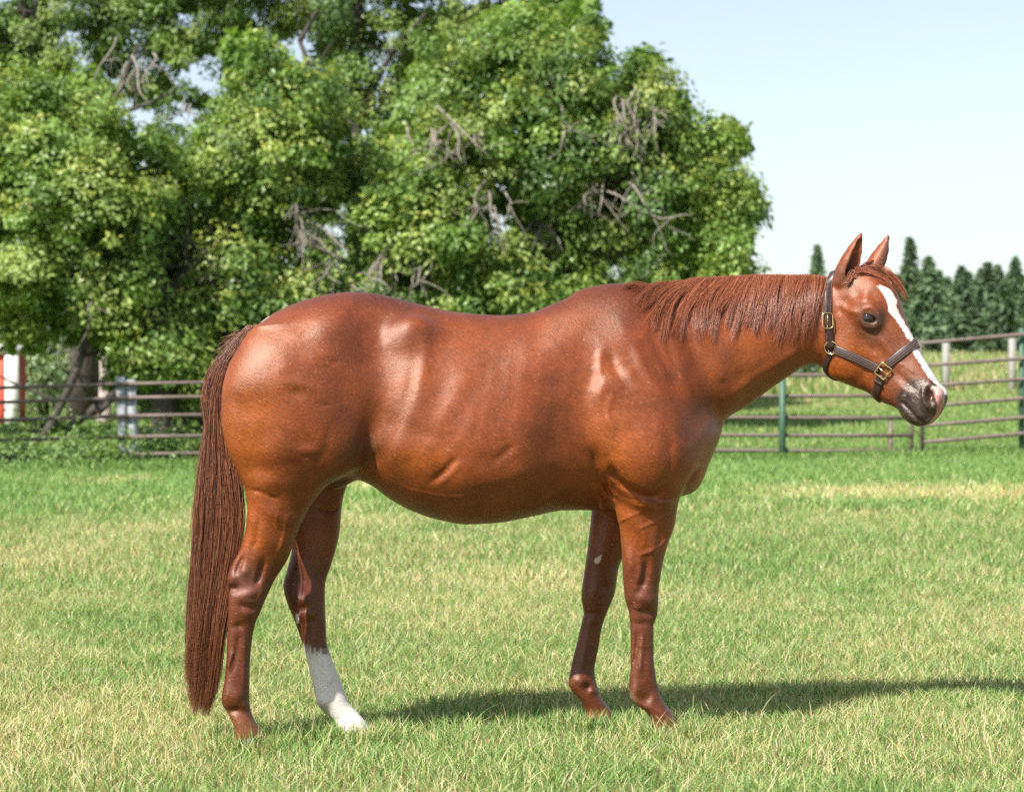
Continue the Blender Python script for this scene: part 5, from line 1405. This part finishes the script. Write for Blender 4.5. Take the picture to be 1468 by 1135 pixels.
# tail
rows = np.array([466, 480, 500, 530, 570, 620, 680, 740, 800, 860, 920, 980, 1026])
tl = np.array([356, 344, 331, 312, 301, 294, 287, 281, 277, 273, 268, 264, 267])
tr = np.array([370, 364, 352, 338, 333, 336, 346, 349, 343, 334, 325, 315, 300])
dep0 = -.015
K = 16; S = []; R = []
for q in range(15000):
    a = rng.random(); clump = rng.integers(0, 46)
    crng = np.random.default_rng(1000 + clump)
    ca = crng.random(); cb = crng.normal() * .5; clen = .70 + .30 * crng.random() ** .7; cph = crng.random() * 6.28
    y0 = 466 + 78 * rng.random() ** 1.3; y1 = 470 + (1026 - 470) * min(clen * (.93 + .08 * rng.random()), 1.0)
    if rng.random() < .12: y1 = y0 + (y1 - y0) * (.4 + .6 * rng.random())
    t_ = np.linspace(0, 1, K); yy = y0 + (y1 - y0) * t_
    mixc = np.clip(t_ * 1.6, 0, .70)
    fa = a * (1 - mixc) + (ca + rng.normal() * .06) * mixc
    l_ = pchip(rows, tl, yy); r_ = pchip(rows, tr, yy)
    wig = 3.6 * np.sin(cph + t_ * 9) * t_ * .9 + 1.2 * np.sin(rng.random() * 6 + t_ * 14) * t_
    xx = l_ + (r_ - l_) * fa + wig + rng.normal() * 1.0 * t_
    if y0 < 520 and rng.random() < .35:                                # root wisps standing off the dock
        xx -= 16 * np.exp(-((t_ - .12) / .09) ** 2) * rng.random()
    thick = np.interp(yy, [466, 540, 700, 900, 1026], [.015, .035, .060, .055, .030])
    dz = (cb * .5 + rng.normal() * .35) * (1 - .0 * t_)
    off = dep0 + np.clip(dz, -1.1, 1.1) * thick
    d = np.array([px2w(xx[i], yy[i], 0) for i in (0, K - 1)])
    ydep = np.interp(t_, [0, 1], d[:, 1]) + off - .02 * t_
    dd = ydep - CAMY
    P = np.stack([(xx - CX) * dd / F, ydep, CAMH - (yy - HY) * dd / F], 1)
    S.append(P); R.append(np.interp(t_, [0, .7, 1], [.00055, .0005, .00015]))
hair_obj('tail', np.array(S), np.array(R), M_TAIL, HORSE)
# wisps flying off the dock
S = []; R = []
for q in range(130):
    a = rng.random(); x0, y0 = 352 + 8 * rng.random(), 472 + 26 * rng.random()
    x1 = x0 - 22 - 26 * rng.random(); y1 = y0 + 10 + 30 * rng.random()
    t_ = np.linspace(0, 1, 6)
    xx = x0 + (x1 - x0) * t_; yy = y0 + (y1 - y0) * t_ ** 1.5 + 3 * np.sin(t_ * 5 + a * 6)
    P = np.array([P3(xx[i], yy[i], float(yline(-.92)) - .02 + rng.normal() * .002) for i in range(6)])
    S.append(P); R.append(np.interp(t_, [0, .7, 1], [.0009, .0006, .0002]))
hair_obj('tail_wisp', np.array(S), np.array(R), M_TAIL, HORSE)

# ------------------------------------------------------------------ halter
def leather():
    m, t, b = new_mat('dark_leather'); v = mapping(t); n = noise_node(t, 160, 5, v)
    t.links.new(ramp(t, n.outputs[0], [(.3, (.022, .010, .009)), (.7, (.055, .026, .022))]), b.inputs['Base Color'])
    b.inputs['Roughness'].default_value = .38; b.inputs['Specular IOR Level'].default_value = .6
    bump(t, b, n.outputs[0], .4, .0012); return m
M_LEATH = leather()
M_STITCH = simple('pale_stitching', (.16, .12, .11), (.30, .25, .23), 400, .8, .0003)
m, t, b = new_mat('brass'); b.inputs['Base Color'].default_value = (.80, .62, .28, 1); b.inputs['Metallic'].default_value = 1; b.inputs['Roughness'].default_value = .22
M_BRASS = m
hb = loc2w((.05, 0, -.05))
HALT = empty('halter', tuple(hb), 'dark brown leather halter with brass fittings worn on the horse head', 'halter')
def wl(p):
    p = np.array(p) - HO; return np.array([p @ ex, p @ ew, p[2]])
def near_path(pts, out=.004, dens=5):
    q = np.array(pts, float); s = np.concatenate([[0], np.cumsum(np.hypot(*np.diff(q, axis=0).T))])
    u = np.linspace(0, s[-1], max(6, int(s[-1] / dens)))
    X = pchip(s, q[:, 0], u); Y = pchip(s, q[:, 1], u); r = []
    for a, b2 in zip(X, Y):
        l, n = hit(a, b2)
        if l is None: continue
        r.append((np.array(l), np.array(n)))
    return r
def mirror(path):
    o = []
    for p, n in path:
        q = wl(p); q[1] *= -1; nn = np.array([n @ ex, n @ ew, n[2]]); nn[1] *= -1
        o.append((loc2w(q), nn[0] * ex + nn[1] * ew + np.array([0, 0, nn[2]])))
    return o
def smooth_path(path, it=3):
    P = np.array([p for p, n in path]); Nn = np.array([n for p, n in path])
    for _ in range(it):
        P[1:-1] = .25 * P[:-2] + .5 * P[1:-1] + .25 * P[2:]; Nn[1:-1] = .25 * Nn[:-2] + .5 * Nn[1:-1] + .25 * Nn[2:]
    Nn /= np.linalg.norm(Nn, axis=1)[:, None]
    return P, Nn
def strap(name, path, width, thick=.0045, out=.003, stitch=(), par=None, closed=False, it=3, smat=None):
    P, Nn = smooth_path(path, it)
    T = np.gradient(P, axis=0); T /= np.linalg.norm(T, axis=1)[:, None] + 1e-9
    B = np.cross(T, Nn); B /= np.linalg.norm(B, axis=1)[:, None] + 1e-9
    Nn = np.cross(B, T)
    sec = [(-.5, 0), (-.5, .7), (-.42, 1), (0, 1.12), (.42, 1), (.5, .7), (.5, 0)]
    V = []; n = len(sec)
    for i in range(len(P)):
        for a, h in sec: V.append(P[i] + B[i] * a * width + Nn[i] * (out + h * thick))
    Fq = [(i * n + k, i * n + (k + 1) % n, (i + 1) * n + (k + 1) % n, (i + 1) * n + k) for i in range(len(P) - 1) for k in range(n)]
    Fs = [np.array(Fq)]
    if not closed: Fs.append(np.array([list(range(n))[::-1], [(len(P) - 1) * n + k for k in range(n)]]))
    o = mesh_obj(name, V, Fs, M_LEATH, par or HALT)
    for a in stitch:                                                    # rows of stitches: short raised threads
        mb = MB(); seg = np.linalg.norm(np.diff(P, axis=0), axis=1); s = np.concatenate([[0], np.cumsum(seg)])
        u = np.arange(.003, s[-1] - .003, .0052)
        for k in u:
            c0 = [np.interp(k, s, P[:, j] + B[:, j] * a * width + Nn[:, j] * (out + thick * 1.10)) for j in range(3)]
            c1 = [np.interp(k + .0036, s, P[:, j] + B[:, j] * a * width + Nn[:, j] * (out + thick * 1.10)) for j in range(3)]
            mb.tube([c0, c1], .00085, 4)
        if mb.n: mb.build('stitching', M_STITCH, o)
    return P, Nn, B, T
def ring_tube(name, pts, rad, mat, parent=None, n=8):
    mb = MB(); P = [Vector(p) for p in pts]; k = len(P); V = []
    c = sum(P, Vector()) / k
    nn = Vector((0, 0, 0))
    for i in range(k): nn += (P[i] - c).cross(P[(i + 1) % k] - c)
    nn.normalize()
    for i in range(k):
        d = (P[(i + 1) % k] - P[i - 1]).normalized(); a = d.cross(nn).normalized()
        for j in range(n):
            th = 2 * math.pi * j / n; V.append(tuple(P[i] + (a * math.cos(th) + nn * math.sin(th)) * rad))
    Fq = [(i * n + j, i * n + (j + 1) % n, ((i + 1) % k) * n + (j + 1) % n, ((i + 1) % k) * n + j) for i in range(k) for j in range(n)]
    return mesh_obj(name, V, np.array(Fq), mat, parent or HALT)
def frame_at(px, py, ang):
    l, n = hit(px, py); l = np.array(l); n = np.array(n)
    l2, _ = hit(px + 6 * math.cos(ang), py + 6 * math.sin(ang)); u = np.array(l2) - l; u -= n * (u @ n); u /= np.linalg.norm(u)
    return l, n, u, np.cross(n, u)
def rrect(c, n, u, v, a, b2, r, out):
    pts = []
    for cx_, cy_, a0 in ((a - r, b2 - r, 0), (-a + r, b2 - r, 90), (-a + r, -b2 + r, 180), (a - r, -b2 + r, 270)):
        for k in range(5):
            t_ = math.radians(a0 + k * 22.5); pts.append(c + n * out + u * (cx_ + r * math.cos(t_)) + v * (cy_ + r * math.sin(t_)))
    return pts
# crown piece: from the near cheek ring up behind the ears and down the far side
cp = near_path([(1190, 497), (1188, 480), (1186, 460), (1186.5, 430), (1187.5, 405), (1189, 394)])
cpl = [(wl(p), n) for p, n in cp]
arc = []
p0, n0 = cp[-1]
for k in range(1, 8):                                                 # over the crest
    s = k / 8; q = wl(p0); w0 = q[1]; q[1] = w0 * (1 - 2 * s); p = loc2w(q) + np.array([0, 0, .05])
    l, n, i, d = BVH.find_nearest(Vector(p)); arc.append((np.array(l), np.array(n)))
far = []
for p, n in reversed(mirror(cp)):
    l, nn, i, d = BVH.find_nearest(Vector(p)); far.append((np.array(l), np.array(nn)))
strap('crown_strap', cp + arc + far, .026, .0045, .004, (-.38, .38))
# doubled buckle strap under the crown piece near the cheek ring
strap('buckle_strap', near_path([(1193, 500), (1190, 488), (1187, 472), (1186, 458), (1186, 448)]), .022, .004, .009)
c, n, u, v = frame_at(1185, 460, math.radians(88))
bk = ring_tube('buckle', rrect(c, n, u, v, .0265, .0185, .010, .0135), .0024, M_BRASS)
mb = MB(); mb.tube([c + n * .0135 - u * .026, c + n * .016, c + n * .014 + u * .022], .0016, 6); mb.build('buckle_tongue', M_BRASS, bk)
mb = MB()
for k in (-.052, -.034): mb.tube([c + n * .0085 + u * k, c + n * .0105 + u * k], .0022, 8)
mb.build('strap_hole', simple('hole_dark', (.004, .003, .003), (.006, .004, .004)), HALT)
# throat strap down round the jaw
tp = near_path([(1192, 503), (1188, 512), (1184, 522), (1182.5, 531)], dens=3)
l0 = wl(tp[-1][0]); under = []
for k in range(1, 10):
    s = k / 10; q = np.array([l0[0] + .012 * math.sin(math.pi * s), l0[1] * (1 - 2 * s), l0[2] - .05 * math.sin(math.pi * s)])
    l, nn, i, d = BVH.find_nearest(Vector(loc2w(q))); under.append((np.array(l), np.array(nn)))
far = [(np.array(BVH.find_nearest(Vector(p))[0]), np.array(BVH.find_nearest(Vector(p))[1])) for p, n in reversed(mirror(tp))]
strap('throat_strap', tp + under + far, .020, .004, .004)
# cheek straps, noseband, chin strap
ck = near_path([(1196, 500), (1215, 508), (1240, 519), (1257, 527), (1262, 530)])
strap('cheek_strap', ck, .031, .0055, .003, (-.36, -.12, .12, .36))
strap('cheek_strap', [(np.array(BVH.find_nearest(Vector(p))[0]), np.array(BVH.find_nearest(Vector(p))[1])) for p, n in mirror(ck)], .027, .0055, .003, (-.36, .36))
def midloop(path, k, bulge):
    p0, n0 = path[-1]; l0 = wl(p0); r = []
    for i in range(1, k):
        s = i / k; q = np.array([l0[0] + bulge[0] * math.sin(math.pi * s), l0[1] * (1 - 2 * s), l0[2] + bulge[1] * math.sin(math.pi * s)])
        l, nn, i_, d = BVH.find_nearest(Vector(loc2w(q))); r.append((np.array(l), np.array(nn)))
    return r
nb_ = near_path([(1272, 523), (1286, 512), (1300, 501), (1310, 494), (1316, 491)])
far = [(np.array(BVH.find_nearest(Vector(p))[0]), np.array(BVH.find_nearest(Vector(p))[1])) for p, n in reversed(mirror(nb_))]
strap('noseband', nb_ + midloop(nb_, 8, (.03, .02)) + far, .031, .0055, .003, (-.36, -.12, .12, .36))
ch = near_path([(1264, 538), (1260, 550), (1256, 562), (1252, 569)], dens=3)
far = [(np.array(BVH.find_nearest(Vector(p))[0]), np.array(BVH.find_nearest(Vector(p))[1])) for p, n in reversed(mirror(ch))]
strap('chin_strap', ch + midloop(ch, 8, (-.01, -.04)) + far, .029, .005, .003)
kp = near_path([(1254.5, 544), (1259, 547), (1264, 550), (1266, 551)], dens=2)
strap('keeper_loop', kp, .009, .003, .010)
# fittings
c, n, u, v = frame_at(1267, 531, math.radians(-52))
sq = ring_tube('square_ring', rrect(c, n, u, v, .0235, .0205, .004, .012), .0030, M_BRASS)
mb = MB(); mb.tube([c + n * .013 - v * .020 + u*.0, c + n * .013 + v * .020], .0024, 6); mb.build('ring_bar', M_BRASS, sq)
c, n, u, v = frame_at(1192, 498, 0)
ring_tube('cheek_ring', [c + n * .010 + u * .0225 * math.cos(a) + v * .0225 * math.sin(a) for a in np.linspace(0, 2 * math.pi, 24, endpoint=False)], .0027, M_BRASS)
for s in (1,):
    q = wl(c); q[1] *= -1; cf = loc2w(q); l, nn, i, d = BVH.find_nearest(Vector(cf)); l = np.array(l); nn = np.array(nn)
    a1 = np.cross(nn, (0, 0, 1)); a1 /= np.linalg.norm(a1); a2 = np.cross(nn, a1)
    ring_tube('cheek_ring', [l + nn * .010 + a1 * .0225 * math.cos(a) + a2 * .0225 * math.sin(a) for a in np.linspace(0, 2 * math.pi, 24, endpoint=False)], .0027, M_BRASS)
